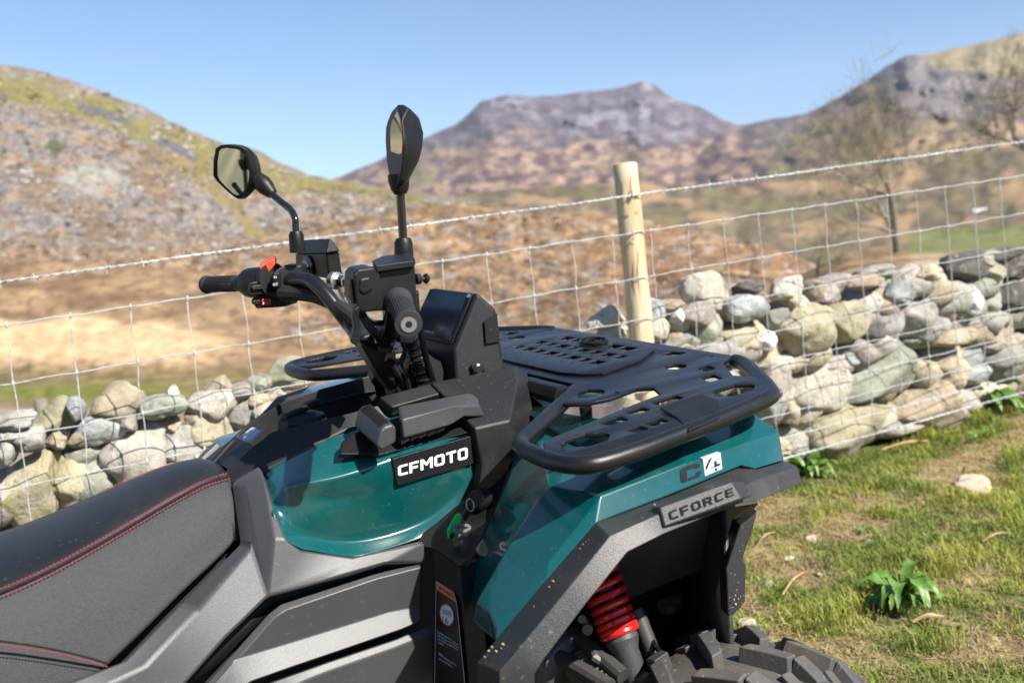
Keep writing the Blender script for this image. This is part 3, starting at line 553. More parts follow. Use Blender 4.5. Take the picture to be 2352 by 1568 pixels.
# ---- wire fence
GALV = mat('galvanised_wire', (.42,.43,.43), 0.60, metal=0.25, var=.25, vscale=60)
ROWS = [0]+list(np.cumsum([0.14937, 0.13681, 0.12988, 0.10730, 0.10763, 0.07933, 0.08288]))
fence = thing('wire_fence', tuple(FO-FU*0.8), 'galvanised square mesh stock fence in front of the stone wall', 'fence')
C0, C1 = -5, 31
def fp(cx, h, off=0): return FO+FDIR*(cx*0.15)-FU*h+FN*off
for ri, h in enumerate(ROWS):
    pts = []
    for i in range((C1-C0)*4+1):
        cx = C0+i/4; kink = 0.0016*math.sin(i*1.57+ri)+0.002*fbm((cx*0.6, ri*3.1, 2)); pts.append(fp(cx, h+kink, 0.004*fbm((cx*.5, ri, 9))))
    mk('line_wire', *tube(pts, 0.0017 if ri not in (0, 7) else 0.0020, 6), GALV, fence)
for ci in range(C0, C1+1):
    pts = []
    for i in range(29):
        t = i/28; h = ROWS[-1]*t; near = min(abs(h-q) for q in ROWS)
        pts.append(fp(ci+0.024*fbm((ci*7.3, h*6, 5))+0.012*math.sin(h*38+ci), h, 0.003 if near < 0.012 else 0.0))
    mk('stay_wire', *tube(pts, 0.00155, 6), GALV, fence)
# hinge knots where stay and line wire cross
kn = []
for ci in range(C0, C1+1):
    for h in ROWS: p = fp(ci+0.024*fbm((ci*7.3, h*6, 5))+0.012*math.sin(h*38+ci), h); kn.append(tube([p-FU*.007, p-FU*.003, p+FU*.003, p+FU*.007], [.0018, .0034, .0034, .0018], 6))
tag(mk('knots', *join(*kn), GALV, fence), kind='stuff')
def barbed(p0, p1, label, sag=0.0):
    t = thing('barbed_wire', tuple(p0), label, 'barbed wire', 'barbed wires'); L = (p1-p0).length; d = (p1-p0).normalized(); e = d.cross(Vector((0, 0, 1))).normalized(); g = e.cross(d); n = int(L/0.009)
    for ph in (0, math.pi):
        pts = []
        for i in range(n+1):
            s = L*i/n; a = s*2*math.pi/0.055+ph; w_ = 0.004*fbm((s*1.5, 4, 4)); pts.append(p0+d*s+(e*math.cos(a)+g*math.sin(a))*0.0021+g*w_)
        mk('strand', *tube(pts, 0.0017, 5), GALV, t)
    s = 0.03
    while s < L:
        c = p0+d*s; a = random.uniform(0, 6.28); parts = []
        for q in (0, 1.9):
            u = e*math.cos(a+q)+g*math.sin(a+q); parts.append(tube([c-u*0.016+d*.004*(q-1), c+u*0.016+d*.004*(q-1)], [.0009, .0009], 5))
        parts.append(tube([c-d*0.006, c+d*0.006], .0042, 6)); mk('barb', *join(*parts), GALV, t); s += 0.095+random.uniform(-.01, .01)
def ext(k0, k1, e0, e1):
    a = onfence('f', *k0, off=-.004); b = onfence('f', *k1, off=-.004); d = (b-a).normalized(); return a-d*e0, b+d*e1
barbed(*ext((0, 648), (2352, 325), .6, .6), 'upper barbed wire strung along the top of the fence')
barbed(*ext((1830, 1045), (2352, 900), 2.6, .6), 'lower barbed wire stretched along the foot of the fence')
# ---- fence post
def post_mat():
    m = mat('peeled_pine', (.64,.52,.35), 0.75, col2=(.42,.30,.16), vscale=3.0, bump=.5, bscale=60, stretch=(14, 14, 1.2)); return m
top = onfence('f', 1435, 376, .045); bot = onfence('f', 1475, 790, .045); ax_ = (top-bot).normalized(); gnd = bot-ax_*(bot.z-GZ+.2)/ax_.z
post = thing('fence_post', (gnd.x, gnd.y, GZ), 'round peeled pine fence post holding the wires', 'post')
PM = post_mat(); L = (top-gnd).length; prof = []
pv, pf = lathe([(.041+.0012*math.sin(i*1.3), L*i/24) for i in range(24)]+[(.0405, L-.004), (.037, L)], gnd, ax_, 28)
for i, q in enumerate(pv):
    a = math.atan2(q.y-gnd.y, q.x-gnd.x); pv[i] = q+Vector((math.cos(a), math.sin(a), 0))*0.0022*fbm((math.cos(a)*2, math.sin(a)*2, q.z*3))
mk('pole', pv, pf, PM, post, ang=50)
CRK = mat('wood_crack', (.14,.09,.05), .9)
for (px0, py0, px1, py1) in ((1447, 395, 1452, 470), (1432, 520, 1441, 640), (1462, 560, 1470, 700), (1452, 600, 1458, 690), (1428, 420, 1432, 480)):
    cp_ = []
    for t in np.linspace(0, 1, 9):
        s_ = onfence('f', px0+(px1-px0)*t+1.2*math.sin(t*9), py0+(py1-py0)*t, .045); axp = gnd+ax_*((s_-gnd).dot(ax_)); dv = (Vector(CAM)-axp); dv = (dv-ax_*dv.dot(ax_)).normalized(); sd = ax_.cross(dv); off = max(-.036, min(.036, (s_-axp).dot(sd))); cp_.append(axp+dv*math.sqrt(.0408**2-off**2)+sd*off)
    mk('split', *tube(cp_, [.0002, .0009, .0013, .0015, .0016, .0014, .0011, .0008, .0002], 5), CRK, post)
KN = mat('knot_wood', (.30,.18,.08), .8, var=.3, vscale=40)
for (px, py, rr) in ((1439, 499, .010), (1460, 491, .007), (1452, 560, .005)):
    s = onfence('f', px, py, .045); axp = gnd+ax_*((s-gnd).dot(ax_)); dv = (Vector(CAM)-axp); dv = (dv-ax_*dv.dot(ax_)).normalized(); sd = ax_.cross(dv); off = (s-axp).dot(sd); off = max(-.03, min(.03, off)); nn = (dv*math.sqrt(max(0, .0395**2-off**2))+sd*off)
    mk('knot', *lathe([(rr, 0), (rr*.9, .0022), (rr*.3, .0035)], axp+nn, nn, 12), KN, post)
for (px, py) in ((1452, 447), (1455, 541), (1462, 640)):
    s = onfence('f', px, py, -.006); mk('staple', *tube(spline([s+FU*.012+FN*.012, s+FU*.011-FN*.002, s-FU*.011-FN*.002, s-FU*.012+FN*.012], 3), .0018, 5), GALV, post)

# ---- leafless trees
BARK = mat('bark', (.21,.185,.145), .9, var=.3, vscale=6); TWIG = mat('twigs', (.21,.17,.10), .9, var=.3, vscale=4); BUD = mat('buds', (.22,.19,.12), .8, var=.3, vscale=3)
def grow(p, d, L, r, lev, mx, rr, out, tips, spread, curve):
    n = 5; pts = [p]; q = p.copy(); dd = d.copy()
    for i in range(n):
        dd = (dd+Vector((rr.gauss(0, 1), rr.gauss(0, 1), rr.gauss(0, .7)))*curve+Vector((0, 0, .04))).normalized(); q = q+dd*L/n; pts.append(q)
    out[lev].append((pts, [r*(1-.55*i/n) for i in range(n+1)]))
    if lev >= mx: tips.append(pts); return
    k = rr.randint(3, 5) if lev else rr.randint(4, 6)
    for j in range(k):
        i = rr.randint(2 if lev else 1, n); a = rr.uniform(0, 6.283); e = dd.orthogonal().normalized(); e = Matrix.Rotation(a, 3, dd) @ e
        nd = (dd*(1-spread*rr.uniform(.6, 1))+e*spread*rr.uniform(.8, 1.2)).normalized()
        grow(pts[i], nd, L*rr.uniform(.55, .8), r*(1-.5*i/n)*rr.uniform(.5, .7), lev+1, mx, rr, out, tips, spread, curve)
def tree(name, base, H, r, label, seed, mx=4, spread=.62, lean=(0, 0), curve=.16, group='leafless trees', first=.34):
    rr = random.Random(seed); t = thing(name, tuple(base), label, 'tree' if 'tree' in name else 'bush', group); out = {i: [] for i in range(mx+1)}; tips = []
    grow(base, Vector((lean[0], lean[1], 1)).normalized(), H*first, r, 0, mx, rr, out, tips, spread, curve)
    mk('trunk', *join(*[tube(p, q, 8) for p, q in out[0]]), BARK, t)
    for p, q in out[1]: mk('limb', *tube(p, q, 6), BARK, t)
    tag(mk('branches', *join(*[tube(p, q, 4, cap=False) for l in range(2, mx) for p, q in out[l]]), TWIG, t), kind='stuff')
    tw = [tube(p, [max(.0035*H/5, x) for x in q], 3, cap=False) for p, q in out[mx]]
    for pts in tips:
        for _ in range(8 if mx < 5 else 2):
            s = pts[rr.randint(1, len(pts)-1)]; d = Vector((rr.gauss(0, 1), rr.gauss(0, 1), rr.gauss(.5, .8))).normalized(); tw.append(tube([s, s+d*H*.022, s+d*H*.045+Vector((0, 0, H*.006))], [.003*H/5, .0024*H/5, .0015*H/5], 3, cap=False))
    tag(mk('crown', *join(*tw), BUD, t, smooth=False), kind='stuff')
    return t
tree('thorn_tree', P('f', 440, 905, d=24), 2.9, .045, 'small bare tree with pale trunk standing in the field left', 21, mx=4, spread=.7, first=.40)
tree('bare_tree', P('f', 2056, 612, d=32), 7.4, .14, 'tall leafless tree beyond the wall below the right hill', 5, mx=5, spread=.5, lean=(.11, -.07), first=.40)
tree('leaning_tree', P('f', 2500, 470, d=22), 5.2, .13, 'bare tree leaning in from the right edge of the picture', 12, mx=4, spread=.55, lean=(-.35, .30), first=.42)
tree('scrub_bush', P('f', 1880, 640, d=30), 2.6, .05, 'brown leafless scrub bush left of the tall bare tree', 33, mx=4, spread=.8, group='scrub', first=.33)
tree('scrub_bush', P('f', 1740, 610, d=42), 3.2, .05, 'brown scrub bush beyond the wall right of the fence post', 37, mx=4, spread=.85, group='scrub', first=.30)
tree('scrub_bush', P('f', 2160, 640, d=34), 2.6, .05, 'brown scrub bush right of the tall bare tree', 41, mx=4, spread=.8, group='scrub', first=.30)
tree('scrub_bush', P('f', 700, 860, d=26), 1.3, .03, 'low grey scrub bush beyond the far rack loop', 43, mx=3, spread=.85, group='scrub', first=.34)
# stump in the left field, far cottage
c = P('f', 97, 942, d=7.6); s = thing('tree_stump', tuple(c), 'short grey weathered stump standing beyond the wall on the left', 'stump')
mk('stump_body', *lathe([(.055, -.25), (.05, .0), (.046, .07), (.040, .085), (.02, .088)], c, (0.02, .05, 1), 12), BARK, s)
c = P('f', 2250, 503, d=190); hs = thing('cottage', tuple(c), 'tiny white cottage with grey roof far off among the trees', 'house')
wx = Vector((RT[0], RT[1], 0)).normalized(); wy = Vector((FW[0], FW[1], 0)).normalized(); HW = mat('limewash', (.46,.48,.50), .8, var=.1); HRf = mat('slate_roof', (.36,.40,.45), .6, var=.2); HGl = mat('dark_window', (.03,.035,.04), .2)
mk('wall', *box(c+Vector((0, 0, .55)), wx*1.2, wy*.9, (0, 0, .55)), HW, hs)
z1 = Vector((0, 0, 1.1)); rv = [c+z1-wx*1.3-wy*1.05, c+z1+wx*1.3-wy*1.05, c+z1+wx*1.3+wy*1.05, c+z1-wx*1.3+wy*1.05, c+z1*1.75-wx*1.3, c+z1*1.75+wx*1.3]
mk('roof', rv, [(0,1,5,4), (2,3,4,5), (0,4,3), (1,2,5), (0,3,2,1)], HRf, hs)
for u in (-.6, .5): mk('window', *box(c+Vector((0, 0, .6))+wx*u-wy*.92, wx*.16, wy*.03, (0, 0, .2)), HGl, hs)
# ================================================================== THE QUAD BIKE
bike = thing('quad_bike', (0.0, 0.0, GZ), 'teal and black quad bike with handlebar mirrors and a black front rack', 'quad bike')
TEAL = mat('teal_paint', (.0008,.060,.060), .24, var=.06, vscale=3, coat=.8, dust=.05, dcol=(.30,.30,.26), dscale=7)
BLK = mat('black_plastic', (.006,.0063,.007), .42, bump=.25, bscale=900, dust=.05, dscale=9, spec=.28)
GREY = mat('charcoal_plastic', (.012,.012,.013), .45, bump=.35, bscale=700, dust=.06, dscale=8, spec=.30)
GREY2 = mat('grey_side_plastic', (.042,.042,.044), .42, bump=.3, bscale=800, dust=.05, dscale=6, spec=.5)
FLARE = mat('flare_plastic', (.021,.0207,.022), .42, bump=.5, bscale=520, dust=.16, dscale=6, dcol=(.36,.27,.19), spec=.5)
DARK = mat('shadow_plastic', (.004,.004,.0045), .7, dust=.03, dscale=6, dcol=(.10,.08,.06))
POWD = mat('powder_coat', (.0062,.0066,.0074), .34, bump=.35, bscale=650, spec=.42, dust=.04, dscale=10)
SATIN = mat('satin_black_metal', (.010,.010,.011), .24, spec=.5)
GLOSS = mat('gloss_black', (.006,.006,.007), .08, coat=1.0)
RUB = mat('grip_rubber', (.020,.020,.021), .75, bump=.3, bscale=500)
VINYL = mat('seat_vinyl', (.010,.0104,.0115), .40, bump=.3, bscale=900, dust=.07, dscale=5, dcol=(.2,.18,.16))
FABR = mat('seat_side_cloth', (.026,.026,.027), .72, bump=.9, bscale=420, var=.18, vscale=260)
FABR2 = mat('seat_lower_cloth', (.03,.03,.031), .7, bump=.7, bscale=500)
REDT = mat('red_thread', (.28,.022,.026), .65)
REDP = mat('red_spring_paint', (.62,.014,.012), .28, coat=.6)
REDB = mat('red_switch', (.75,.055,.02), .45)
REDH = mat('red_hazard_button', (.45,.01,.02), .35)
WHT = mat('white_print', (.78,.78,.77), .5)
SILV = mat('silver_foil', (.55,.56,.57), .4, metal=.3)
BLKP = mat('black_print', (.010,.010,.011), .35)
GRYP = mat('embossed_print', (.012,.0125,.014), .95, spec=.08)
CHRM = mat('chrome', (.75,.76,.77), .15, metal=1.0)
ZINC = mat('zinc', (.42,.42,.40), .38, metal=.9); BOLT = mat('dull_bolt', (.10,.10,.10), .45, metal=.6)
MIRR = mat('mirror_glass', (.80,.82,.84), .02, metal=1.0)
SCRN = mat('display_glass', (.004,.006,.014), .14, spec=.5)
ORNG = mat('orange_label', (.62,.16,.04), .5)
GRNP = mat('green_plastic', (.01,.50,.10), .35)
TYRE = mat('tyre_rubber', (.055,.054,.053), .62, var=.25, vscale=14, bump=.4, bscale=160, dust=.95, dcol=(.21,.15,.10), dscale=7)
BOOT = mat('cv_boot', (.030,.030,.031), .6, dust=.6, dcol=(.27,.20,.13), dscale=14)
GUNM = mat('cast_metal', (.10,.105,.115), .5, metal=.5, dust=.35, dcol=(.24,.18,.12), dscale=10)
MUD = mat('dried_mud', (.40,.28,.17), .95, var=.25, vscale=60)
STICK = mat('sticker_grey', (.22,.25,.33), .4)
INNER = mat('arch_plastic', (.040,.039,.038), .55, dust=.22, dcol=(.20,.15,.10), dscale=8)  # lighter copy of the black plastics, raised so arch parts read in shade
def mir(o, name, label=None):                       # the same part on the far side of the bike
    me = o.data.copy(); me.transform(Matrix.Scale(-1, 4, (0, 1, 0))); me.flip_normals(); q = obj(name, me, o.parent)
    for m in o.modifiers:
        n = q.modifiers.new(m.name, m.type)
        for a in ('thickness', 'offset', 'width', 'segments', 'limit_method', 'angle_limit', 'subdivision_type', 'harden_normals', 'levels', 'render_levels', 'subdivision_type'):
            if hasattr(m, a): setattr(n, a, getattr(m, a))
    if label: q['label'] = label
    return q
F = lambda a, b, y: P('f', a, b, y=y)

# ------------------------------------------------ teal tank panel
O = [F(604,1082,-.095), F(626,1180,-.185), F(656,1244,-.200), F(692,1261,-.204), F(815,1283,-.208), F(975,1236,-.206), F(1050,1172,-.205), F(1087,1092,-.205), F(1085,990,-.190), F(1004,930,-.118), F(893,961,-.118), F(790,989,-.118), F(700,1033,-.110)]
yfl = lambda py: -.206+.024*max(0, min(1, (py-1085)/150))          # the panel leans in towards its lower rim
I = [F(a, b, yfl(b)+d_) for a, b, d_ in ((636,1116,.022), (652,1180,.006), (684,1222,0), (722,1237,0), (815,1254,0), (962,1209,0), (1034,1153,0), (1069,1092,0), (1068,1004,0), (1000,1022,0), (900,1052,0), (790,1094,.002), (700,1108,.010))]
D_ = [F(a, b, yfl(b)+d_) for a, b, d_ in ((690,1146,.012), (700,1180,.004), (726,1203,0), (766,1214,0), (826,1220,0), (925,1188,0), (985,1140,0), (1018,1100,0), (1018,1060,0), (960,1066,0), (890,1088,0), (800,1120,.002), (735,1134,.007))]
n = len(O); v = O+I+D_+[sum(D_, Vector())/n]
f = [(i, (i+1) % n, n+(i+1) % n, n+i) for i in range(n)]+[(n+i, n+(i+1) % n, 2*n+(i+1) % n, 2*n+i) for i in range(n)]+[(2*n+i, 2*n+(i+1) % n, 3*n) for i in range(n)]
# outer return edge going inward
R_ = [p+Vector((0, .035, 0)) for p in O]; b0 = len(v); v = v+R_; f += [(i, b0+i, b0+(i+1) % n, (i+1) % n) for i in range(n)]
cr_ = {}
for i in range(n):
    cr_[(i, (i+1) % n)] = .9
    if i in (1, 2, 3, 4, 5, 6): cr_[(n+i, n+(i+1) % n)] = .35
    if i in (8, 9, 10, 11, 12): cr_[(n+i, n+(i+1) % n)] = .7
panel = mk('tank_panel', v, f, TEAL, bike, sub=3, crease=cr_, vcrease=[0, 1, 2, 3, 4, 5, 6, 7, 8, 9], label='teal scooped tank side panel'); mir(panel, 'tank_panel')
# name decal
dq = PP('c2', [(697,984,-.2045), (1130,858,-.2085), (1112,704,-.2080), (668,832,-.2090)])
q3 = [p+Vector((0, .006, 0)) for p in dq]
decal = mk('decal', *prism([p-Vector((0, .0012, 0)) for p in dq], Vector((0, .010, 0))), BLKP, panel, bev=.0006, label='black rectangular decal with white lettering')
v2, f2, bb = lettering('CFMOTO', 1.6, .12); lq = [on_plane('c2', a, b, dq[0], dq[1], dq[3], .0014) for a, b in ((702,932), (1108,828), (1098,764), (690,876))]
mk('lettering', onquad(v2, bb, lq, .0003), f2, WHT, decal, smooth=False, label='white brand lettering')

# ------------------------------------------------ console trough around the filler cap
ri = [F(512,1086,-.036), F(570,1031,-.042), F(625,990,-.050), F(746,961,-.090), F(812,943,-.099), F(860,930,-.102), F(976,901,-.108)]
ro = [F(530,1104,-.075), F(604,1081,-.096), F(700,1032,-.111), F(790,988,-.119), F(845,972,-.119), F(893,960,-.119), F(1004,929,-.119)]
# cross ribs: outer skirt, outer edge, crest, inner floor
fl = [Vector((p.x+.012, p.y*.92, p.z-(.0 if i < 2 else .058))) for i, p in enumerate(ri)]
sk = [p+Vector((0, .01, -.05)) for p in ro]
v = sk+ro+ri+fl+[Vector((p.x, 0, p.z)) for p in fl]; n = len(ri); f = []
for r_ in range(4):
    for i in range(n-1): f.append((r_*n+i, r_*n+i+1, (r_+1)*n+i+1, (r_+1)*n+i))
con = mk('console_cover', v, f, GREY, bike, bev=.004, seg=3, ang=50, label='charcoal console cover around the filler cap')
mir(con, 'console_cover')
# nose that meets the seat
cap_c = P('f', 693, 962, y=0.0); 
fc = thing_part = mk('fuel_cap', *lathe([(.040, -.05), (.041, .0), (.041, .012), (.036, .020), (.022, .023), (.005, .023)], cap_c-Vector((0, 0, .012)), (.12, 0, 1), 10), BLK, bike, bev=.002, ang=25, label='dark filler cap inside the console')
mk('grip_bar', *box(cap_c+Vector((0, 0, .016)), (.034, .012, .004), (-.003, .0085, 0), (0, 0, .006)), BLK, fc, bev=.004)
# notice on the console
nq = [on_plane('f', a, b, ri[1], ri[2], ro[1], .001) for a, b in ((573,1018), (607,990), (580,981), (545,1006))]
st = mk('notice_sticker', [p+Vector((-.0005, -.001, .0012)) for p in nq], [(0,1,2,3)], STICK, con, solid=.0012, label='small blue grey notice sticker')
for i in range(6):
    t = .16+.13*i; a = nq[3].lerp(nq[0], t); b = nq[2].lerp(nq[1], t); lo = .12 if i > 1 else .45
    p0 = a.lerp(b, lo); p1 = a.lerp(b, .88); up_ = (nq[0]-nq[3]).normalized()*.0011; o_ = Vector((-.001, -.002, .0030)); mk('print_line', [p0+o_, p1+o_, p1+up_+o_, p0+up_+o_], [(0,1,2,3)], WHT, st, smooth=False)

# ------------------------------------------------ shoulder block in front of the tank panel
TI = PP('c2', [(590,530,-.100), (880,452,-.102), (1330,343,-.106)]); TO = PP('c2', [(662,592,-.122), (940,512,-.128), (1345,424,-.138)])
a0 = P('c2', 1112, 688, y=-.198); a1 = P('c2', 1300, 640, y=-.200); a2 = P('c2', 1342, 770, y=-.200); a3 = P('c2', 1140, 850, y=-.206); a4 = P('c2', 1118, 1010, y=-.204); a5 = P('c2', 1230, 960, y=-.196)
b1 = P('c2', 1388, 372, y=-.104); b2 = P('c2', 1402, 470, y=-.120); b3 = P('c2', 1412, 590, y=-.150); b4 = P('c2', 1385, 735, y=-.176)
m0 = P('c2', 935, 512, y=-.130); m1 = P('c2', 1345, 432, y=-.140)
v = [TI[1], TI[2], TO[1], TO[2], a0, a1, a2, a3, a4, a5, b1, b2, b3, b4]
f = [(0,1,3,2), (2,3,5,4), (4,5,6,7), (7,6,9,8), (1,10,11,3), (3,11,12,5), (5,12,13,6)]
inn = [Vector((p.x, -.05, p.z)) for p in (TI[1], TI[2], b1, b2, b3, b4)]
sh = mk('shoulder_cover', v, f, GREY, bike, solid=.02, bev=.004, seg=3, ang=40, label='charcoal moulded cover ahead of the tank panel'); mir(sh, 'shoulder_cover')
# strip continuing the crest of the console over the panel
mk('crest_strip', [TI[0], TI[1]+Vector((-.002,0,0)), TO[1]+Vector((-.002,0,0)), TO[0]], [(0,1,2,3)], GREY, bike, solid=.02, bev=.003)
# raised inset on the block
iq = PP('c2', [(985,640,-.178), (1290,615,-.196), (1335,440,-.150), (945,520,-.140)])
sl_ = PP('c2', [(1118,515,-.150), (1210,560,-.168), (1250,620,-.190), (1110,680,-.197), (700,735,-.190)])

# ------------------------------------------------ gear gate and lever
gp = PP('c2', [(368,812,-.186), (385,735,-.170), (430,700,-.160), (560,640,-.145), (700,598,-.138), (1060,508,-.136), (1130,520,-.142), (1252,612,-.180), (1250,640,-.186), (1108,684,-.196), (655,798,-.198), (600,815,-.198)])
gate = mk('gear_gate', *prism([p-Vector((0, .003, -.002)) for p in gp], Vector((0, .012, -.008))), BLK, bike, bev=.002, label='black gear selector plate')
h0 = PP('c2', [(690,592,-.150), (1085,508,-.150), (1130,540,-.160), (1160,600,-.178), (1030,598,-.184), (960,652,-.195), (905,668,-.196), (700,728,-.197)])
hs_ = PP('c2', [(692,640,-.196), (985,563,-.194), (1060,565,-.188), (1125,560,-.176)])
v = [h0[0], h0[1], h0[2], h0[3], hs_[0], hs_[1], hs_[2], hs_[3], h0[4], h0[5], h0[7]]
v = [p+Vector((0, -.010, .006)) for p in v]
mk('selector_housing', v, [(0,1,6,5,4), (1,2,7,6), (4,5,9,10), (5,6,8,9), (6,7,3,8)], GREY2, gate, solid=.012, bev=.004, seg=3, ang=50, label='raised grey selector housing with stepped slot')
for i, (a, b) in enumerate(((735,722), (790,700), (835,690), (885,678), (935,660))):
    c0 = P('c2', a, b, y=-.207); mk('detent_tooth', *box(c0, (.007, -.001, .002), (0, .005, 0), (0, 0, .0045)), BLK, gate, bev=.001)
kc = PP('d5', [(1650,1262,-.245), (1592,1205,-.245), (1602,1150,-.245), (1640,1010,-.245), (1690,958,-.245), (1790,928,-.245), (1838,975,-.245), (1836,1150,-.245), (1800,1180,-.245)])
kf = [P('d5', a-290, b-262, y=-.150) for a, b in ((1650,1262), (1592,1205), (1602,1150), (1640,1010), (1690,958), (1790,928), (1838,975), (1836,1150), (1800,1180))]
lever = mk('gear_lever', *prism(kc, [b-a for a, b in zip(kc, kf)]), GREY2, bike, bev=.004, seg=3, ang=50, label='ribbed grey gear lever knob')
for i in range(11):
    t = .10+.078*i; a = kc[3].lerp(kf[3], t); b = kc[5].lerp(kf[5], t); up_ = Vector((-.002, -.001, .003)); mk('rib', *tube([a.lerp(b, .12)+up_, a.lerp(b, .5)+up_*1.2, a.lerp(b, .95)+up_], .0016, 6), BLK, lever)
mk('stalk', *tube([kf[0].lerp(kf[6], .4), P('c2', 660, 740, y=-.165), P('c2', 700, 700, y=-.15)], .009, 8), BLK, lever)

# ------------------------------------------------ seat
def strow(x, w, z, crown): return None
seam = [(-200,1442,-.150), (0,1362,-.138), (100,1318,-.128), (200,1265,-.118), (300,1207,-.106), (400,1148,-.092), (470,1112,-.080), (527,1094,-.072)]
R = [F(*s) for s in seam]
R = [R[0]+Vector((-.55, -.02, .01)), R[0]+Vector((-.25, -.012, -.005))]+R
top_v = []; rows = len(R)
for i, p in enumerate(R):
    wv = -p.y; cz = .018 if i < rows-1 else .010
    for t in (-1, -.72, -.36, 0, .36, .72, 1): top_v.append(Vector((p.x+(.018*(1-t*t) if i == rows-1 else 0), wv*t, p.z+cz*(1-t*t)+(-.004 if abs(t) == 1 else 0))))
f = [(i*7+j, (i+1)*7+j, (i+1)*7+j+1, i*7+j+1) for i in range(rows-1) for j in range(6)]
seat = mk('seat', top_v, f, VINYL, bike, solid=.05, sub=2, label='black vinyl seat with red double stitching')
low = [(-200,1760,-.215), (0,1700,-.212), (120,1650,-.208), (245,1528,-.196), (340,1440,-.180), (430,1345,-.160), (552,1240,-.130), (548,1195,-.118)]
S = [F(*s) for s in low]; S = [S[0]+Vector((-.55, -.02, -.02)), S[0]+Vector((-.25, -.012, -.01))]+S
v = []
for p, q in zip(R, S):
    for t in (0, .04, .3, .6, .9, 1): v.append(p.lerp(q, t)+Vector((0, (.003 if t == 0 else -.012*math.sin(math.pi*min(1, t*1.1)**.7)), .001 if t == 0 else 0)))
f = [(i*6+j, i*6+j+1, (i+1)*6+j+1, (i+1)*6+j) for i in range(rows-1) for j in range(5)]
sside = mk('side_cloth', v, f, FABR, seat, solid=.012, sub=2, label='dark grey textured seat side'); 
me = sside.data.copy(); me.transform(Matrix.Scale(-1, 4, (0, 1, 0))); me.flip_normals(); o2 = obj('side_cloth', me, seat); m_ = o2.modifiers.new('s', 'SOLIDIFY'); m_.thickness = .012; m_ = o2.modifiers.new('u', 'SUBSURF'); m_.levels = m_.render_levels = 2
# front end of the seat
fr = [F(527,1094,-.072), F(548,1195,-.118), F(552,1240,-.130)]; fr2 = [Vector((p.x, -p.y, p.z)) for p in fr]
mk('seat_front', [fr[0], fr[1], fr[2], fr2[2], fr2[1], fr2[0]], [(0,1,4,5), (1,2,3,4)], FABR, seat, solid=.01)
# stitching: two dashed rows of thread and a piped seam
def dashes(path, n, ln, r, name, parent, off):
    path = spline(path, 12); L = [0]
    for a, b in zip(path, path[1:]): L.append(L[-1]+(b-a).length)
    def at(s):
        i = min(len(L)-2, max(0, int(np.searchsorted(L, s))-1)); t = (s-L[i])/max(1e-9, L[i+1]-L[i]); return path[i].lerp(path[i+1], t)
    st_ = L[-1]/n; parts = []
    for k in range(n):
        a = at(k*st_)+off; b = at(k*st_+st_*ln)+off; m2 = (a+b)/2+off.normalized()*r*.6; parts.append(tube([a, m2, b], [r*.6, r, r*.6], 5))
    return tag(mk(name, *join(*parts), REDT, parent), kind='stuff')
Rv = R[1:]
dashes([p+Vector((0, .0022, .0036)) for p in Rv], 130, .70, .0010, 'upper_stitching', seat, Vector((-.0005, -.001, .0015)))
dashes([p.lerp(q, .018)+Vector((0, -.0035, 0)) for p, q in zip(R[1:], S[1:])], 130, .70, .0010, 'lower_stitching', seat, Vector((0, -.0035, .001)))
mk('piping', *tube(spline([p+Vector((0, -.001, .001)) for p in Rv], 6), .0022, 6), VINYL, seat)
dashes([Vector((p.x, -p.y, p.z))+Vector((0, .002, -.003)) for p in Rv[-4:]], 46, .70, .0010, 'far_stitching', seat, Vector((0, .001, .0018)))
l2 = [P('c5', a, b, y=y) for a, b, y in ((-60,1128,-.190), (5,1137,-.1905), (160,1158,-.193), (330,1190,-.196), (460,1222,-.198), (560,1252,-.199))]
dashes(l2, 40, .70, .0010, 'panel_stitching', seat, Vector((0, -.007, 0)))
l3 = [p+Vector((0, -.004, .004)) for p in l2]; mk('panel_seam', *tube(spline(l3, 4), .0015, 6), VINYL, seat)

# ------------------------------------------------ side covers below tank and seat
def strip(name, rows_, m, parent, solid=.012, bev=.003, ang=45, label=None, off=-1):
    nn = len(rows_[0]); v = [p for r in rows_ for p in r]; f = [(r*nn+i, r*nn+i+1, (r+1)*nn+i+1, (r+1)*nn+i) for r in range(len(rows_)-1) for i in range(nn-1)]
    return mk(name, v, f, m, parent, solid=solid, bev=bev, seg=3, ang=ang, label=label, off=off)
def E6(a, b, y): return P('e6', a, b, y=y)
def C5(a, b, y): return P('c5', a, b, y=y)
# upper frame cover between seat and tank panel
up_edge = [C5(-200,1900,-.235), C5(330,1352,-.214), C5(640,1256,-.206), C5(950,965,-.186), C5(1290,640,-.145), C5(1238,318,-.082), C5(1376,238,-.097)]
in_edge = [C5(-100,1960,-.240), C5(480,1400,-.224), C5(760,1265,-.220), C5(1040,985,-.205), C5(1345,650,-.180), C5(1320,330,-.112), C5(1380,250,-.101)]
lo_edge = [C5(200,2000,-.236), C5(760,1500,-.232), C5(960,1347,-.230), C5(1180,1110,-.226), C5(1395,905,-.222), C5(1440,610,-.200), C5(1400,300,-.130)]
v = up_edge+in_edge+lo_edge; n = 7; f = [(r*n+i, r*n+i+1, (r+1)*n+i+1, (r+1)*n+i) for r in range(2) for i in range(n-1)]
b0 = len(v)
v += [C5(1490,612,-.204), C5(1562,654,-.206), C5(1828,704,-.211), C5(2192,604,-.208), C5(2204,716,-.212), C5(2000,735,-.226), C5(1830,790,-.226), C5(1600,845,-.224)]
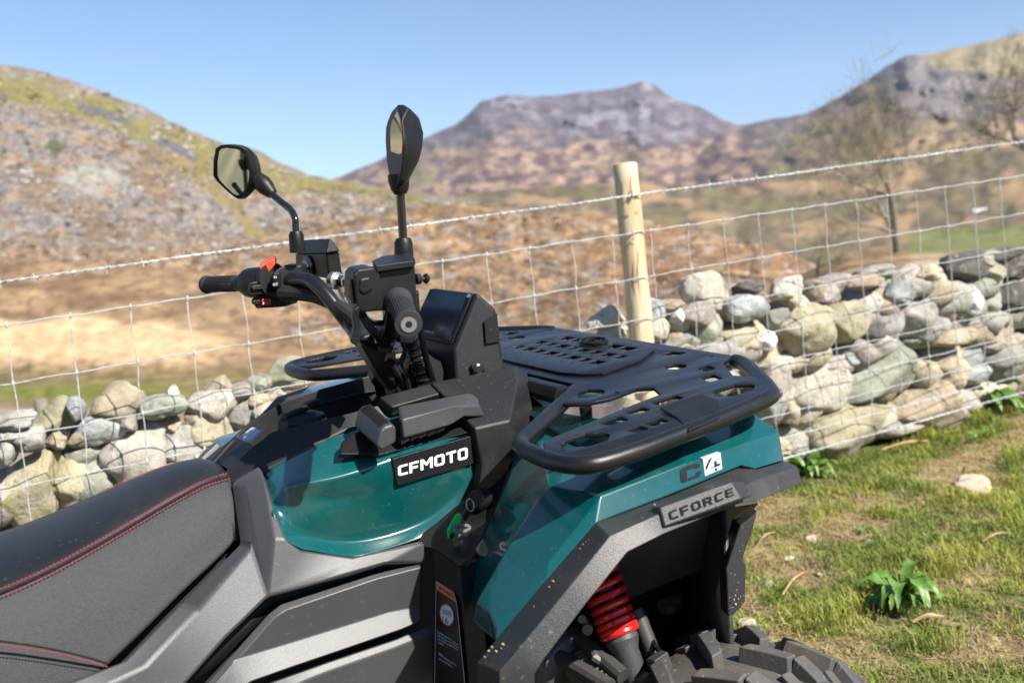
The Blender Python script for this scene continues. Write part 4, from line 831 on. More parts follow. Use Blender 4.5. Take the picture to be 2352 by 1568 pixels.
# lo_edge idx: 14..20 ; 18 -> (1395,905), 19 -> (1440,610), 20 -> (1400,300)
f += [(19, b0, b0+1, 18), (18, b0+1, b0+2, b0+7), (b0+7, b0+2, b0+6), (b0+6, b0+2, b0+3, b0+5), (b0+5, b0+3, b0+4)]
f += [(20, b0, 19)]
fc_ = mk('frame_cover', v, f, GREY2, bike, solid=.014, bev=.005, seg=4, ang=80, label='grey frame cover between seat and tank panel'); mir(fc_, 'frame_cover')
# dark recess behind the seam
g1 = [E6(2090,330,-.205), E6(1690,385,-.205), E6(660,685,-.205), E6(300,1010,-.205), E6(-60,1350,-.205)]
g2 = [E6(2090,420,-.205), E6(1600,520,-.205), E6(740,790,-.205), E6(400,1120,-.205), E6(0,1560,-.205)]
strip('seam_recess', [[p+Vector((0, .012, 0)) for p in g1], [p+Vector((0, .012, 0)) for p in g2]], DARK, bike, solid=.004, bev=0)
# lower side cover with its ledge
t0 = [E6(2085,345,-.218), E6(1640,455,-.218), E6(760,738,-.218), E6(640,830,-.218), E6(60,1484,-.220), E6(-200,1800,-.220)]
t1 = [E6(2085,395,-.227), E6(1660,505,-.227), E6(800,800,-.227), E6(700,870,-.227), E6(170,1470,-.228), E6(-100,1790,-.228)]
t2 = [E6(2075,760,-.226), E6(1780,812,-.225), E6(1300,962,-.225), E6(820,1110,-.225), E6(320,1262,-.228), E6(-60,1700,-.230)]
t3 = [E6(2075,900,-.242), E6(1900,978,-.243), E6(1300,1185,-.245), E6(880,1328,-.246), E6(500,1462,-.248), E6(200,1600,-.248)]
t4 = [p+Vector((0, .03, -.012)) for p in t3]
sc = strip('side_cover', [t0, t1, t2, t3, t4], GREY2, bike, label='grey lower side cover with a bright ledge'); mir(sc, 'side_cover')
u0 = [E6(2200,915,-.232), E6(1850,1062,-.232), E6(1200,1280,-.232), E6(640,1484,-.232), E6(300,1620,-.232)]
u1 = [E6(2200,1000,-.240), E6(1820,1155,-.240), E6(1200,1375,-.240), E6(1090,1420,-.240), E6(700,1600,-.240)]
u2 = [E6(2200,1600,-.240), E6(1700,1640,-.240), E6(1200,1700,-.240), E6(1000,1760,-.240), E6(600,1900,-.240)]
sl2 = strip('foot_cover', [u0, u1, u2], GREY2, bike, label='lowest grey side cover above the footwell'); mir(sl2, 'foot_cover')
# inner mass that closes the body
mk('body_core', *prism([(-.9, -.17, .50), (.30, -.17, .50), (.30, -.17, .70), (.27, -.15, .80), (-.12, -.10, .78), (-.30, -.13, .72), (-.9, -.15, .72)], (0, .30, 0)), DARK, bike)
mk('belly_pan', *aabox(-.95, .55, -.15, .15, .16, .50), DARK, bike, bev=.02)
foot = mk('footwell', *aabox(-.62, .02, -.44, -.20, .24, .27), DARK, bike, bev=.006); mir(foot, 'footwell')

# ------------------------------------------------ label post behind the front wheel arch
lp = PP('d4', [(60,560,-.245), (258,690,-.325), (330,1600,-.345), (70,1600,-.262)])
lpost = mk('arch_panel', *prism(lp, Vector((.035, .0, 0))), BLK, bike, bev=.003, label='black panel carrying the warning label'); mir(lpost, 'arch_panel')
LB = lambda a, b, l=.001: on_plane('d4', a, b, lp[0], lp[1], lp[3], l)
lab = mk('warning_label', [LB(a, b) for a, b in ((72,1620), (305,1620), (238,958), (84,795))], [(0,1,2,3)], BLKP, lpost, solid=.0005, smooth=False, label='black warning label with orange header')
mk('label_border', *tube([LB(a, b, .0012) for a, b in ((72,1620), (84,795), (215,880), (238,958), (305,1620))], .0006, 5), STICK, lab)
mk('header', [LB(a, b, .0018) for a, b in ((90,862), (240,960), (215,885), (84,797))], [(0,1,2,3)], ORNG, lab, smooth=False, label='orange header strip')
def onlabel(s, q, m, nm):
    v, f = textmesh(s); xs = [p.x for p in v]; ys = [p.y for p in v]; mk(nm, onquad(v, (min(xs), min(ys), max(xs), max(ys)), [LB(a, b, .0022) for a, b in q], .0004), f, m, lab, smooth=False)
onlabel('WARNING', ((130,872), (224,934), (212,896), (128,848)), BLKP, 'header_text')
mk('warning_sign', [LB(a, b, .0026) for a, b in ((103,852), (122,864), (112,832))], [(0,1,2)], BLKP, lab, smooth=False)
mk('roundel', [LB(165+56*math.cos(a), 1052+84*math.sin(a)+18*math.cos(a), .0018) for a in np.linspace(0, 6.283, 29)[:-1]], [tuple(range(28))], mat('roundel_red', (.5,.05,.05), .5), lab, smooth=False)
mk('roundel_face', [LB(165+49*math.cos(a), 1052+74*math.sin(a)+16*math.cos(a), .0024) for a in np.linspace(0, 6.283, 29)[:-1]], [tuple(range(28))], mat('roundel_white', (.50,.54,.66), .5), lab, smooth=False)
onlabel('UNDER', ((130,1040), (204,1066), (203,1030), (132,1004)), BLKP, 'roundel_text'); onlabel('16', ((132,1108), (176,1122), (176,1076), (134,1062)), BLKP, 'roundel_number')
onlabel('Operating this ATV if you are\nunder the age of 16 increases\nyour chance of severe injury\nor death.', ((96,1262), (262,1345), (256,1270), (92,1165)), MATS['roundel_white'], 'small_print')
onlabel('NEVER operate this ATV if\nyou are under age 16.', ((106,1395), (240,1475), (236,1425), (104,1330)), MATS['roundel_white'], 'small_print')
# dark lower shroud round the ignition lock
shq = PP('d4', [(-60,460,-.20), (60,380,-.205), (330,150,-.205), (420,120,-.215), (640,-40,-.215), (560,160,-.235), (330,700,-.330), (258,690,-.330), (60,560,-.248), (-40,540,-.21)])
shr = mk('lock_shroud', *prism(shq, Vector((.05, .03, 0))), BLK, bike, bev=.003, label='black shroud holding the ignition lock'); mir(shr, 'lock_shroud')
lk = P('d4', 345, 245, y=-.245); ign = mk('ignition_lock', *lathe([(.016, -.02), (.016, .008), (.012, .012)], lk+Vector((.02, .01, .004)), (-.8, -.5, .3), 20), BLK, bike, bev=.001)

# ------------------------------------------------ front fender, teal
DY = -.052
Y = lambda k, a, b, y: P(k, a, b, y=y+(DY if y < -.35 else 0))
Ca = Y('d4',1325,155,-.462); Cb = Y('d4',545,1150,-.455); Cm = Y('d4',930,650,-.460); Cf = Y('e4',1778,392,-.425); Cn = Y('e4',600,795,-.465)
Ua = Y('d4',935,70,-.372); Ub = Y('d4',395,950,-.372); Um = Y('d4',650,500,-.372); Ud = Y('c4',1180,230,-.400); Ue = Y('e4',1330,90,-.372); Un = Y('e4',500,380,-.405)
La = Y('d4',1290,365,-.475); Lb = Y('d4',535,1255,-.468); Lm = Y('d4',900,815,-.474); Ln = Y('e4',300,1230,-.478); Lo = Y('e4',1310,812,-.466); Lp = Y('e4',1470,862,-.462); Lq = Y('e4',1838,758,-.438); La2 = Y('d4',1400,318,-.476)
k1 = Y('d4',490,1048,-.425); k2 = Y('d4',520,1250,-.405); k3 = P('d4', 362, 1105, y=-.375)
Fa = Y('d4',640,0,-.272); Fb = Y('d4',332,720,-.300); Fc = Y('d4',360,1040,-.345)
zt = .838
Ta = Vector((Fa.x, Fa.y, Fa.z)); T1 = P('c3', 345, 640, z=.850); T2 = Vector((.33, -.12, .862)); T3 = Vector((.70, -.12, .775)); T4 = Vector((Ue.x+.06, -.26, Ue.z+.004)); G1 = Vector((Cf.x+.05, -.30, Cf.z-.005)); G2 = Vector((Lq.x+.045, -.30, Lq.z))
v = [Ca, Cb, Cm, Cf, Cn, Ua, Ub, Um, Ud, Ue, Un, La, Lb, Lm, Ln, Lo, Lp, Lq, k1, k2, k3, Fa, Fb, Fc, T1, T2, T3, T4, G1, G2, La2]
f = [(5,7,2,0), (7,6,18,2), (2,18,1), (5,0,8), (8,0,4,10), (10,4,3,9),           # upper facets
     (0,2,13,11), (2,1,12,13), (0,11,30), (0,30,14,4), (4,14,15), (4,15,16,3), (3,16,17),       # side facets
     (6,20,19,18), (18,19,12,1),                                               # lower end
     (5,21,22,7), (7,22,23,6), (6,23,20),                                        # shaded rear face
     (5,8,24), (24,21,5), (24,8,10,25), (25,10,9,26), (26,9,27), (9,3,28,27), (3,17,29,28)]
fend = mk('front_fender', v, f, TEAL, bike, solid=.006, bev=.0035, seg=3, ang=28, label='teal front fender'); mir(fend, 'front_fender')
# hood under the rack joining both fenders
mk('hood', [(.33,-.16,.850), (.66,-.16,.775), (.68,0,.775), (.66,.16,.775), (.33,.16,.850), (.30,0,.862), (.72,-.2,.64), (.75,0,.64), (.72,.2,.64)], [(0,1,2,5), (5,2,3,4), (1,6,7,2), (2,7,8,3)], TEAL, bike, solid=.006, bev=.006)
# model marking on the fender
FPL = (Cn, Ln, Lo)
sq = [on_plane('e4', a, b, *FPL, .0014) for a, b in ((850,958), (1070,865), (1045,650), (822,730))]
s4 = mk('badge', *prism(sq, Vector((0, .008, 0))), SILV, fend, bev=.0012, seg=2, label='silver square badge with a black 4')
def mark(pts2, k, nm, m, par, lift):
    polys = [[(a, -b) for a, b in pl] for pl in pts2]; v, f = flatmesh(polys)
    return mk(nm, [on_plane(k, p.x, -p.y, *FPL, lift) for p in v], f, m, par, smooth=False)
mark([[(942,710),(905,735),(862,825),(858,878),(880,850),(895,805)], [(884,868),(1040,812),(1038,786),(998,800),(992,755),(966,764),(972,812),(960,832)], [(974,852),(980,884),(1000,876),(996,842)]], 'e4', 'numeral', BLKP, s4, .0026)
mark([[(548,870),(580,845),(612,832),(628,1010),(580,1035),(545,1010),(538,900)], [(622,828),(740,785),(775,795),(785,835),(735,858),(728,842),(630,872)], [(640,975),(735,935),(742,900),(792,880),(795,925),(775,955),(640,1008)]], 'e4', 'letter', BLKP, fend, .0010)

# ------------------------------------------------ wheel arch flare
fi = [Y('d4',425,1420,-.462), Lb+Vector((0,-.002,-.004)), Lm+Vector((0,-.002,-.004)), La+Vector((0,-.002,-.004)), Ln+Vector((0,-.002,-.006)), Lo+Vector((0,-.002,-.010)), Lp+Vector((0,-.002,-.006)), Lq+Vector((0,-.002,-.006))]
fa = [Y('d4',580,1482,-.528), Y('d4',760,1270,-.530), Y('d4',1090,870,-.532), Y('d4',1400,480,-.534), Y('e4',230,1480,-.536), Y('e4',1180,1190,-.520), Y('e4',1440,1045,-.508), Y('e4',1985,872,-.470)]
fb = [Y('d4',800,1490,-.542), Y('d4',870,1370,-.544), Y('d4',1180,960,-.546), Y('d4',1505,562,-.548), Y('e4',300,1640,-.550), Y('e4',1310,1236,-.528), Y('e4',1465,1226,-.520), Y('e4',2030,1005,-.480)]
fd = [p+Vector((.004, .045, .004)) for p in fb]
st0 = fi[0]+Vector((-.10, 0, -.28)); ex0 = [Vector((fi[0].x-.06, fi[0].y, .30)), Vector((fa[0].x-.05, fa[0].y, .30)), Vector((fb[0].x-.045, fb[0].y, .30)), Vector((fb[0].x-.04, fb[0].y+.045, .30))]
rows_ = [[ex0[0]]+fi, [ex0[1]]+fa, [ex0[2]]+fb, [ex0[3]]+fd]
flare = strip('arch_flare', rows_, FLARE, bike, solid=.006, bev=.004, ang=35, label='dark grey plastic wheel arch flare'); mir(flare, 'arch_flare')
mk('flare_end', [fi[-1], fa[-1], fb[-1], fb[-1]+Vector((.03, .10, .0)), fi[-1]+Vector((.04, .12, 0))], [(0,1,2,3,4)], FLARE, bike, solid=.006)
# raised name block on the flare
q0 = Y('e4',345,1585,-.556); nH = Vector((-.02, -.70, .71)).normalized(); t1_ = nH.orthogonal(); t2_ = nH.cross(t1_)
nb0 = [on_plane('e4', a, b, q0, q0+t1_, q0+t2_) for a, b in ((275,1330), (1180,1003), (1318,1232), (345,1585))]
nbb = [on_plane('e4', a, b, q0, q0+t1_, q0+t2_, -.016) for a, b in ((175,1330), (1320,1015), (1440,1200), (245,1640))]
v = nb0+nbb; f = [(0,1,2,3), (4,5,1,0), (5,6,2,1), (6,7,3,2), (7,4,0,3)]
blk = mk('name_block', v, f, FLARE, flare, bev=.003, seg=3, ang=30, label='raised block with embossed lettering')
v2, f2, bb = lettering('CFORCE', 3.0, .10); lq2 = [on_plane('e4', a, b, nb0[0], nb0[2], nb0[3], .0004) for a, b in ((410,1510), (1225,1190), (1190,1095), (362,1410))]
mk('embossed_lettering', onquad(v2, bb, lq2, .0008), f2, GRYP, blk, smooth=False, label='dark embossed model lettering')
# dark strip added in the open gap between fender and flare, as its shade
sl0 = [La, La2, Ln, Lo, Lp, Lq]; strip('dark_gap_strip', [[p+Vector((.004, .010, .006)) for p in sl0], [p+Vector((.004, .010, -.030)) for p in sl0]], DARK, bike, solid=.004, bev=0)
# dried mud
rr = random.Random(4); 
def splat(k, a, b, y, s, par):
    c = P(k, a, b, y=y); ang0 = rr.uniform(0, 6.28); n_ = 7; ux = Vector((.8, 0, .6)); uy = Vector((.55, -.25, -.8)); nrm = (Vector(CAM)-c).normalized()
    pts = [c+nrm*.0022+(ux*math.cos(q)*s*rr.uniform(.6, 1.1)+uy*math.sin(q)*s*1.4*rr.uniform(.6, 1.1)) for q in np.linspace(0, 6.283, n_+1)[:-1]]
    return tube([c+nrm*.001, c+nrm*.003], [s, s*.5], 7) if False else ([*pts, c+nrm*.004], [(i, (i+1) % n_, n_) for i in range(n_)])
ms = []
for a, b, s in ((1238,487,7), (1195,520,5), (1170,552,6), (1137,630,9), (1163,668,13), (1180,640,8), (968,800,12), (940,845,11), (910,900,8), (895,945,9), (832,998,14), (878,990,9), (995,888,9), (850,1065,6), (797,1155,5), (645,1230,8), (590,1275,13), (575,1305,8), (655,1315,8), (537,1328,10), (525,1405,8), (518,1440,8), (480,1325,11), (450,1370,10), (505,1295,9), (860,1030,5), (948,985,5), (1215,500,4)):
    u = (1500-b)/1100; ms.append(splat('d4', a, b, -.545, .0013*s/9, flare))
for a, b, s in ((205,1440,12), (195,1350,10), (215,1310,9), (60,1520,5)): ms.append(splat('e4', a, b, -.562, .0013*s/9, flare))
tag(mk('mud_specks', *join(*ms), MUD, flare, smooth=False), kind='stuff')

# ------------------------------------------------ inside the wheel arch
D3 = lambda a, b, y: P('d3', a, b, y=y)
liner = mk('arch_liner', [D3(-300,1700,-.27), D3(500,400,-.30), D3(1000,250,-.33), D3(1650,-20,-.36), D3(2260,-120,-.42), D3(2060,140,-.33), D3(1975,420,-.30), D3(1470,602,-.28), D3(1035,785,-.26), D3(960,500,-.26), D3(300,1000,-.22), D3(-300,1900,-.2)], [(0,1,10,11), (1,2,9,10), (2,3,7,8,9), (3,5,6,7), (3,4,5)], INNER, bike, solid=.006, bev=.002, label='black plate inside the wheel arch'); mir(liner, 'arch_liner')
back = mk('arch_back', [D3(-200,-100,-.20), D3(1820,-60,-.20), D3(1780,1500,-.20), D3(-200,1700,-.20)], [(0,1,2,3)], DARK, bike, solid=.01); mir(back, 'arch_back')
mk('plate_bolt', *lathe([(.010, 0), (.010, .004), (.006, .006)], D3(1078,615,-.262), (0, -1, 0), 12), SATIN, liner)
fp_ = [D3(2095,110,-.425), D3(2262,-20,-.440), D3(2215,150,-.438), D3(2125,420,-.436), D3(2150,470,-.440), D3(2148,820,-.446), D3(2080,900,-.444), D3(1985,965,-.440), D3(1972,600,-.430), D3(1965,520,-.428)]
fpan = mk('front_flap', *prism(fp_, Vector((.012, .03, .0))), FLARE, bike, bev=.003, label='black front splash panel flecked with mud'); mir(fpan, 'front_flap')
ms = [splat('d3', a, b, -.4425, .0013*s/9, fpan) for a, b, s in ((2065,710,9), (2050,760,10), (2080,790,9), (2040,800,12), (2055,840,14), (2100,770,7), (2110,830,8), (2080,640,5), (2130,760,6), (2010,560,6), (2000,780,7), (2120,300,5), (2090,350,5), (2030,870,8))]
tag(mk('mud_specks', *join(*ms), MUD, fpan, smooth=False), kind='stuff')
mk('lower_brace', *tube([D3(2010,900,-.36), D3(1800,1060,-.33), D3(1500,1200,-.30)], .008, 8), DARK, bike)
mk('tow_plate', *prism([D3(1320,850,-.215), D3(1350,800,-.215), D3(1540,765,-.215), D3(1570,880,-.215), D3(1430,950,-.215), D3(1360,930,-.215)], Vector((.01, .01, 0))), mat('muddy_plate', (.05,.045,.04), .8, dust=.8, dscale=14), bike, bev=.003)
for a, b in ((1720,640), (1810,570), (1810,690), (1750,850)): mk('bolt_head', *lathe([(.007, 0), (.007, .004), (.004, .006)], D3(a, b, -.23), (0, -1, .1), 6), BOLT, bike)
# shock absorber with red coil
s0 = D3(760,470,-.262); s1 = D3(985,1105,-.318); axs = (s1-s0).normalized(); Ls = (s1-s0).length
shock = mk('shock_absorber', *lathe([(.017, -.04), (.017, Ls*.75), (.020, Ls*.76), (.027, Ls+.006), (.028, Ls+.012), (.021, Ls+.03), (.021, Ls+.16), (.012, Ls+.18)], s0, axs, 18), INNER, bike, bev=0, label='black shock absorber body')
e1 = axs.orthogonal().normalized(); e2 = axs.cross(e1); co = []; zs = []; turns = 8.2; n_ = 200
for i in range(n_+1):
    t = i/n_; a = turns*2*math.pi*t; h = Ls*(1-(1-t)**1.45); rC = .031-.003*t; co.append(s0+axs*h+(e1*math.cos(a)+e2*math.sin(a))*rC)
mk('coil_spring', *tube(co, .0055, 8), REDP, shock, label='glossy red coil spring')
mk('shock_tab', *box(s1+axs*.05+Vector((-.004, -.02, 0)), axs*.022, (.003, 0, 0), (0, .003, 0)), BLK, shock, bev=.001)
mk('reservoir_rod', *tube([D3(1130,890,-.30), D3(1290,1290,-.335)], .0135, 14), INNER, bike)
mk('damper_fitting', *join(tube([D3(635,960,-.29), D3(700,1050,-.295)], .006, 8), lathe([(.009, 0), (.009, .012)], D3(690,1060,-.30), (-.5, -.7, .2), 8), lathe([(.007, 0), (.007, .010)], D3(640,965,-.29), (-.5, -.7, .2), 8)), BOLT, bike)
mk('upper_arm', *join(tube([D3(560,1100,-.24), D3(1020,1500,-.36)], .013, 10), tube([D3(300,1250,-.22), D3(900,1600,-.36)], .013, 10)), INNER, bike)
gb = D3(480,1420,-.23); mk('axle_case', *lathe([(.03, -.04), (.062, -.03), (.066, 0), (.060, .012), (.045, .022), (.030, .026)], gb, (.15, -1, -.1), 24), GUNM, bike, bev=.002, label='cast axle housing')
for q in range(6):
    a = q*math.pi/3+.4; mk('case_bolt', *lathe([(.007, 0), (.007, .008), (.004, .010)], gb+Vector((math.cos(a)*.056, -.014, math.sin(a)*.056)), (.15, -1, -.1), 6), ZINC, bike)
bt = []; b0_ = D3(640,1400,-.26); b1_ = D3(880,1640,-.34)
for i in range(17): t = i/16; bt.append((.030-.006*t+(.0045 if i % 2 else -.002), (b1_-b0_).length*t))
mk('cv_boot', *lathe(bt, b0_, b1_-b0_, 20), BOOT, bike, label='ribbed rubber drive shaft boot')

fin_ = mk('flap_sun_block', [(.495,-.415,.22), (.585,-.20,.22), (.595,-.20,.62), (.510,-.415,.70)], [(0,1,2,3)], FLARE, bike, solid=.008); mir(fin_, 'flap_sun_block')  # inner flap wall added to block sun, top cut low to admit some
mk('fascia_sun_block', *aabox(.57, .62, -.19, .19, .36, .77), DARK, bike, bev=.02)  # unseen dark box added to keep sun out of the wheel arch
mk('brake_hose', *tube(spline([D3(1180,780,-.24), D3(1230,900,-.27), D3(1240,1050,-.30), D3(1300,1200,-.34), D3(1400,1330,-.38)], 6), .0045, 8), BLK, bike)
mk('sway_link', *tube([D3(700,1180,-.27), D3(760,1330,-.31), D3(1000,1480,-.34)], .008, 8), GUNM, bike)
mk('vent_hose', *tube(spline([D3(1500,120,-.33), D3(1560,200,-.32), D3(1580,300,-.31), D3(1540,420,-.29)], 6), .006, 8), DARK, bike)
# ------------------------------------------------ wheels
def wheel(cx, cy, cz, Rr_, wd, label, yaw=0.0, lugs=True):
    hub = bpy.data.objects.new('wheel', None); COL.objects.link(hub); hub.location = (cx, cy, cz); adopt(hub, bike); hub['label'] = label
    prof = [(.165, -wd*.42), (.20, -wd*.47), (Rr_*.86, -wd*.50), (Rr_*.93, -wd*.44), (Rr_*.950, -wd*.25), (Rr_*.955, 0), (Rr_*.950, wd*.25), (Rr_*.93, wd*.44), (Rr_*.86, wd*.50), (.20, wd*.47), (.165, wd*.42)]
    M = Matrix.Translation((cx, cy, cz)) @ Matrix.Rotation(yaw, 4, 'Z')
    def put(name, vf, m, bev=0, ang=35):
        o = mk(name, vf[0], vf[1], m, None, bev=bev, ang=ang); o.parent = hub; o.rotation_euler = (0, 0, yaw); return o
    put('tyre', lathe(prof, (0, 0, 0), (0, 1, 0), 72), TYRE, ang=50)
    rim = [(.05, -.05), (.06, -.02), (.13, -.015), (.15, -.07), (.17, -.075), (.17, .075), (.15, .07), (.12, .0), (.04, .01)]
    put('rim', lathe(rim, (0, 0, 0), (0, 1, 0), 36), SATIN)
    if not lugs: return
    # V-bar lugs: centre bars and shoulder bars, sharing mesh data
    def lug(pts, h0, h1):
        # pts: (angle, y) outline; returns mesh on tread
        v = []; n = len(pts); ca = sum(a for a, y in pts)/n; cyy = sum(y for a, y in pts)/n
        for rr_, sc in ((h0, 1.12), (h1, 1.0)):
            for a, y in pts:
                a2 = ca+(a-ca)*sc*.95; y2 = cyy+(y-cyy)*sc*1.02; R2 = rr_-max(0, (abs(y2)-wd*.32))*.55; v.append((R2*math.sin(a2), y2, R2*math.cos(a2)))
        f = [tuple(range(n))[::-1], tuple(range(n, 2*n))]+[(i, (i+1) % n, n+(i+1) % n, n+i) for i in range(n)]
        return v, f
    NL = 18
    shapes = []
    for s in (1, -1):
        shapes.append(lug([(-.10, .004*s), (-.02, .004*s), (.045, .030*s), (.10, .066*s), (.02, .070*s), (-.04, .036*s)], Rr_*.93, Rr_*1.05))
        shapes.append(lug([(.05, .072*s), (.15, .068*s), (.19, .098*s), (.185, .112*s), (.09, .112*s), (.075, .095*s)], Rr_*.90, Rr_*1.05))
        shapes.append(lug([(-.06, .078*s), (.02, .076*s), (.055, .110*s), (-.045, .112*s)], Rr_*.89, Rr_*1.0))
    for si, (lv, lf) in enumerate(shapes):
        base = put('tread_lug', (lv, lf), TYRE, bev=.003)
        ph = math.pi/NL if si >= 3 else 0
        base.rotation_mode = 'XYZ'
        for k in range(NL):
            o = base if k == 0 else base.copy()
            if k: COL.objects.link(o); o.parent = hub
            o.matrix_basis = Matrix.Rotation(yaw, 4, 'Z') @ Matrix.Rotation(ph+k*2*math.pi/NL, 4, 'Y')
wheel(.432, -.475, .222, .278, .215, 'knobbly mud tyre under the near front fender')
wheel(.445, .475, .212, .287, .215, 'knobbly mud tyre under the far front fender', lugs=False)
wheel(-.88, -.45, .212, .287, .26, 'near rear tyre', lugs=False); wheel(-.88, .45, .212, .287, .26, 'far rear tyre', lugs=False)
ra = [(-.88+.36*math.cos(rad(a_)), .212+.33*math.sin(rad(a_))) for a_ in (5, 30, 55, 80, 105, 130, 155)]
rf = strip('rear_fender', [[Vector((x, -.57, z-.03)) for x, z in ra], [Vector((x, -.54, z)) for x, z in ra], [Vector((x, -.26, z+.03)) for x, z in ra]], TEAL, bike, solid=.006, bev=.006, ang=60); mir(rf, 'rear_fender')

# ------------------------------------------------ front rack
ZR = .893
rack = mk('front_rack', *tube([(.36,-.215,ZR-.004), (.36,.215,ZR-.004)], .0165, 12), POWD, bike, label='black powder coated front carrier rack')
def RZ(a, b, k='c3', z=ZR): return P(k, a, b, z=z)
rt_ = [RZ(700,612), RZ(590,715), RZ(420,870), RZ(325,958), RZ(322,1000), RZ(400,1045), RZ(520,1092), RZ(640,1118), RZ(760,1122), RZ(900,1098), RZ(1150,1020), RZ(1400,925), RZ(1600,852), RZ(1800,770), RZ(1950,705), RZ(2050,655), RZ(2066,625), RZ(2030,570), RZ(1960,500), RZ(1880,430), RZ(1810,405)]
path = spline(rt_, 5); zadj = [Vector((p.x, p.y, ZR-.005)) for p in path]
tubeR = mk('side_tube', *tube(zadj, .0122, 14), POWD, rack, label='bent side tube'); 
o2 = obj('side_tube', tubeR.data.copy(), rack); o2.data.transform(Matrix.Scale(-.945, 4, (0, 1, 0))); o2.data.flip_normals()
# plate with cut-outs, right half measured, left half mirrored
def XY(a, b, k='c3'): p = P(k, a, b, z=ZR); return (p.x, p.y)
outl = [(.400,-.195), (.315,-.262), (.316,-.284), (.340,-.310), (.380,-.318), (.440,-.306), (.458,-.325), (.438,-.366), (.361,-.380), (.287,-.397), (.206,-.415), (.178,-.426), (.160,-.457), (.160,-.497), (.176,-.523), (.206,-.533), (.267,-.534), (.337,-.527), (.396,-.519), (.461,-.508), (.513,-.498), (.552,-.488), (.566,-.461), (.593,-.414), (.585,-.396), (.580,-.377), (.630,-.302), (.680,-.278)]
half = outl
def rrect(cx, cy, hx, hy, sk=0.0, ch=.3):
    c_ = min(hx, hy)*ch; return [(cx+a+b*sk, cy+b) for a, b in ((-hx+c_, -hy), (hx-c_, -hy), (hx, -hy+c_), (hx, hy-c_), (hx-c_, hy), (-hx+c_, hy), (-hx, hy-c_), (-hx, -hy+c_))]
def oval(cx, cy, hx, hy, n=14): return [(cx+hx*math.cos(a), cy+hy*math.sin(a)) for a in np.linspace(0, 6.283, n+1)[:-1]]
hr = [rrect(.376,-.268,.026,.026,.25,.7), rrect(.222,-.466,.036,.025,.0,.8), rrect(.302,-.424,.019,.0125,.0), rrect(.356,-.411,.016,.0115), rrect(.420,-.402,.025,.0125), rrect(.296,-.483,.013,.0115), rrect(.334,-.478,.016,.0115), rrect(.637,-.168,.014,.017,-.3), oval(.572,-.249,.018,.019), rrect(.590,-.305,.013,.016,.3), rrect(.549,-.360,.014,.017,.3), rrect(.515,-.444,.040,.023,.15,.8), oval(.655,-.245,.004,.005,8)]
cs = [rrect(.607, y, .0125, .0165, -.12, .15) for y in (.118, .078, -.036, -.075)]
lw = (.016, .012, .017, .010, .016, .013, .016, .012)
for xr_, y0_ in ((.556, .152), (.506, .152)):
    y_ = y0_
    for i_, q_ in enumerate(lw if xr_ > .53 else lw[::-1]):
        y_ -= q_; cs.append(rrect(xr_, y_, .0118, q_-.0022, -.12, .15)); y_ -= q_+.0085
def mirror2(pl): return [(x, -y) for x, y in pl][::-1]
outline = half+mirror2(half)
v, f = flatmesh([outline]+hr+[mirror2(h) for h in hr]+cs, .0016, .0016)
plate = mk('rack_plate', [Vector((p.x, p.y, ZR+p.z)) for p in v], f, POWD, rack, ang=40, label='pierced black rack plate')
# raised centre board
pb = [(.430,.16), (.425,.0), (.424,-.12), (.440,-.165), (.462,-.190), (.560,-.170), (.630,-.125), (.648,-.100), (.655,.0), (.655,.14), (.640,.175), (.560,.21), (.462,.205), (.440,.19)]
v, f = flatmesh([pb]+cs, .0014, .0012)
mk('centre_board', [Vector((p.x, p.y, ZR+.0058+p.z)) for p in v], f, POWD, rack, ang=40, label='raised slotted centre board')
ec = Vector((.603, .022, ZR+.013)); mk('emblem_ring', *join(tube([ec+Vector((math.cos(a)*.024, math.sin(a)*.030, 0)) for a in np.linspace(0, 6.283, 33)[:-1]], .0035, 6, closed=True), tube([ec+Vector((math.cos(a)*.013, math.sin(a)*.016, 0)) for a in np.linspace(.6, 5.6, 20)], .003, 6)), POWD, rack, label='round emblem cut in the rack board')
# pull latch on the edge
l0 = [RZ(1290,795), RZ(1420,735), RZ(1560,705), RZ(1690,712)]; l1 = [RZ(1300,815), RZ(1480,770), RZ(1590,765), RZ(1705,760)]
lz = lambda a, b, dz, dy=0: RZ(a, b)+Vector((0, dy, dz))
lv = [RZ(1288,792)+Vector((0,0,.006)), RZ(1570,706)+Vector((0,0,.008)), RZ(1700,735)+Vector((0,0,.006)), RZ(1712,790)+Vector((0,-.004,.0)), RZ(1400,840)+Vector((0,-.002,.002))]
la = P('c3', 1490, 922, y=RZ(1490,880).y-.022); lb_ = P('c3', 1700, 832, y=RZ(1700,800).y-.020)
mk('latch', [lv[0], lv[1], lv[2], lv[3], lv[4], lb_, la], [(0,1,2,3,4), (4,3,5,6)], BLK, rack, solid=.004, bev=.004, seg=3, label='hinged edge latch with small relief lettering')
v2, f2 = textmesh('PULL'); xs = [p.x for p in v2]; ys = [p.y for p in v2]
pq = [P('c3', a, b, y=lb_.y+.012) for a, b in ((1535,808), (1585,788), (1583,775), (1533,795))]; mk('latch_text', onquad(v2, (min(xs), min(ys), max(xs), max(ys)), pq, .004), f2, BLKP, rack, smooth=False)
for a, b in ((770,745), (1240,700)):
    p = P('c3', a, b, z=ZR-.02); mk('rack_foot', *tube([p, p+Vector((0, 0, -.06))], .010, 10), POWD, rack)
for (a, b) in ((840,935), (612,1010), (990,640)): mk('rack_screw', *lathe([(.003, 0), (.003, .002)], P('c3', a, b, z=ZR+.004), (0, 0, 1), 8), SATIN, rack)

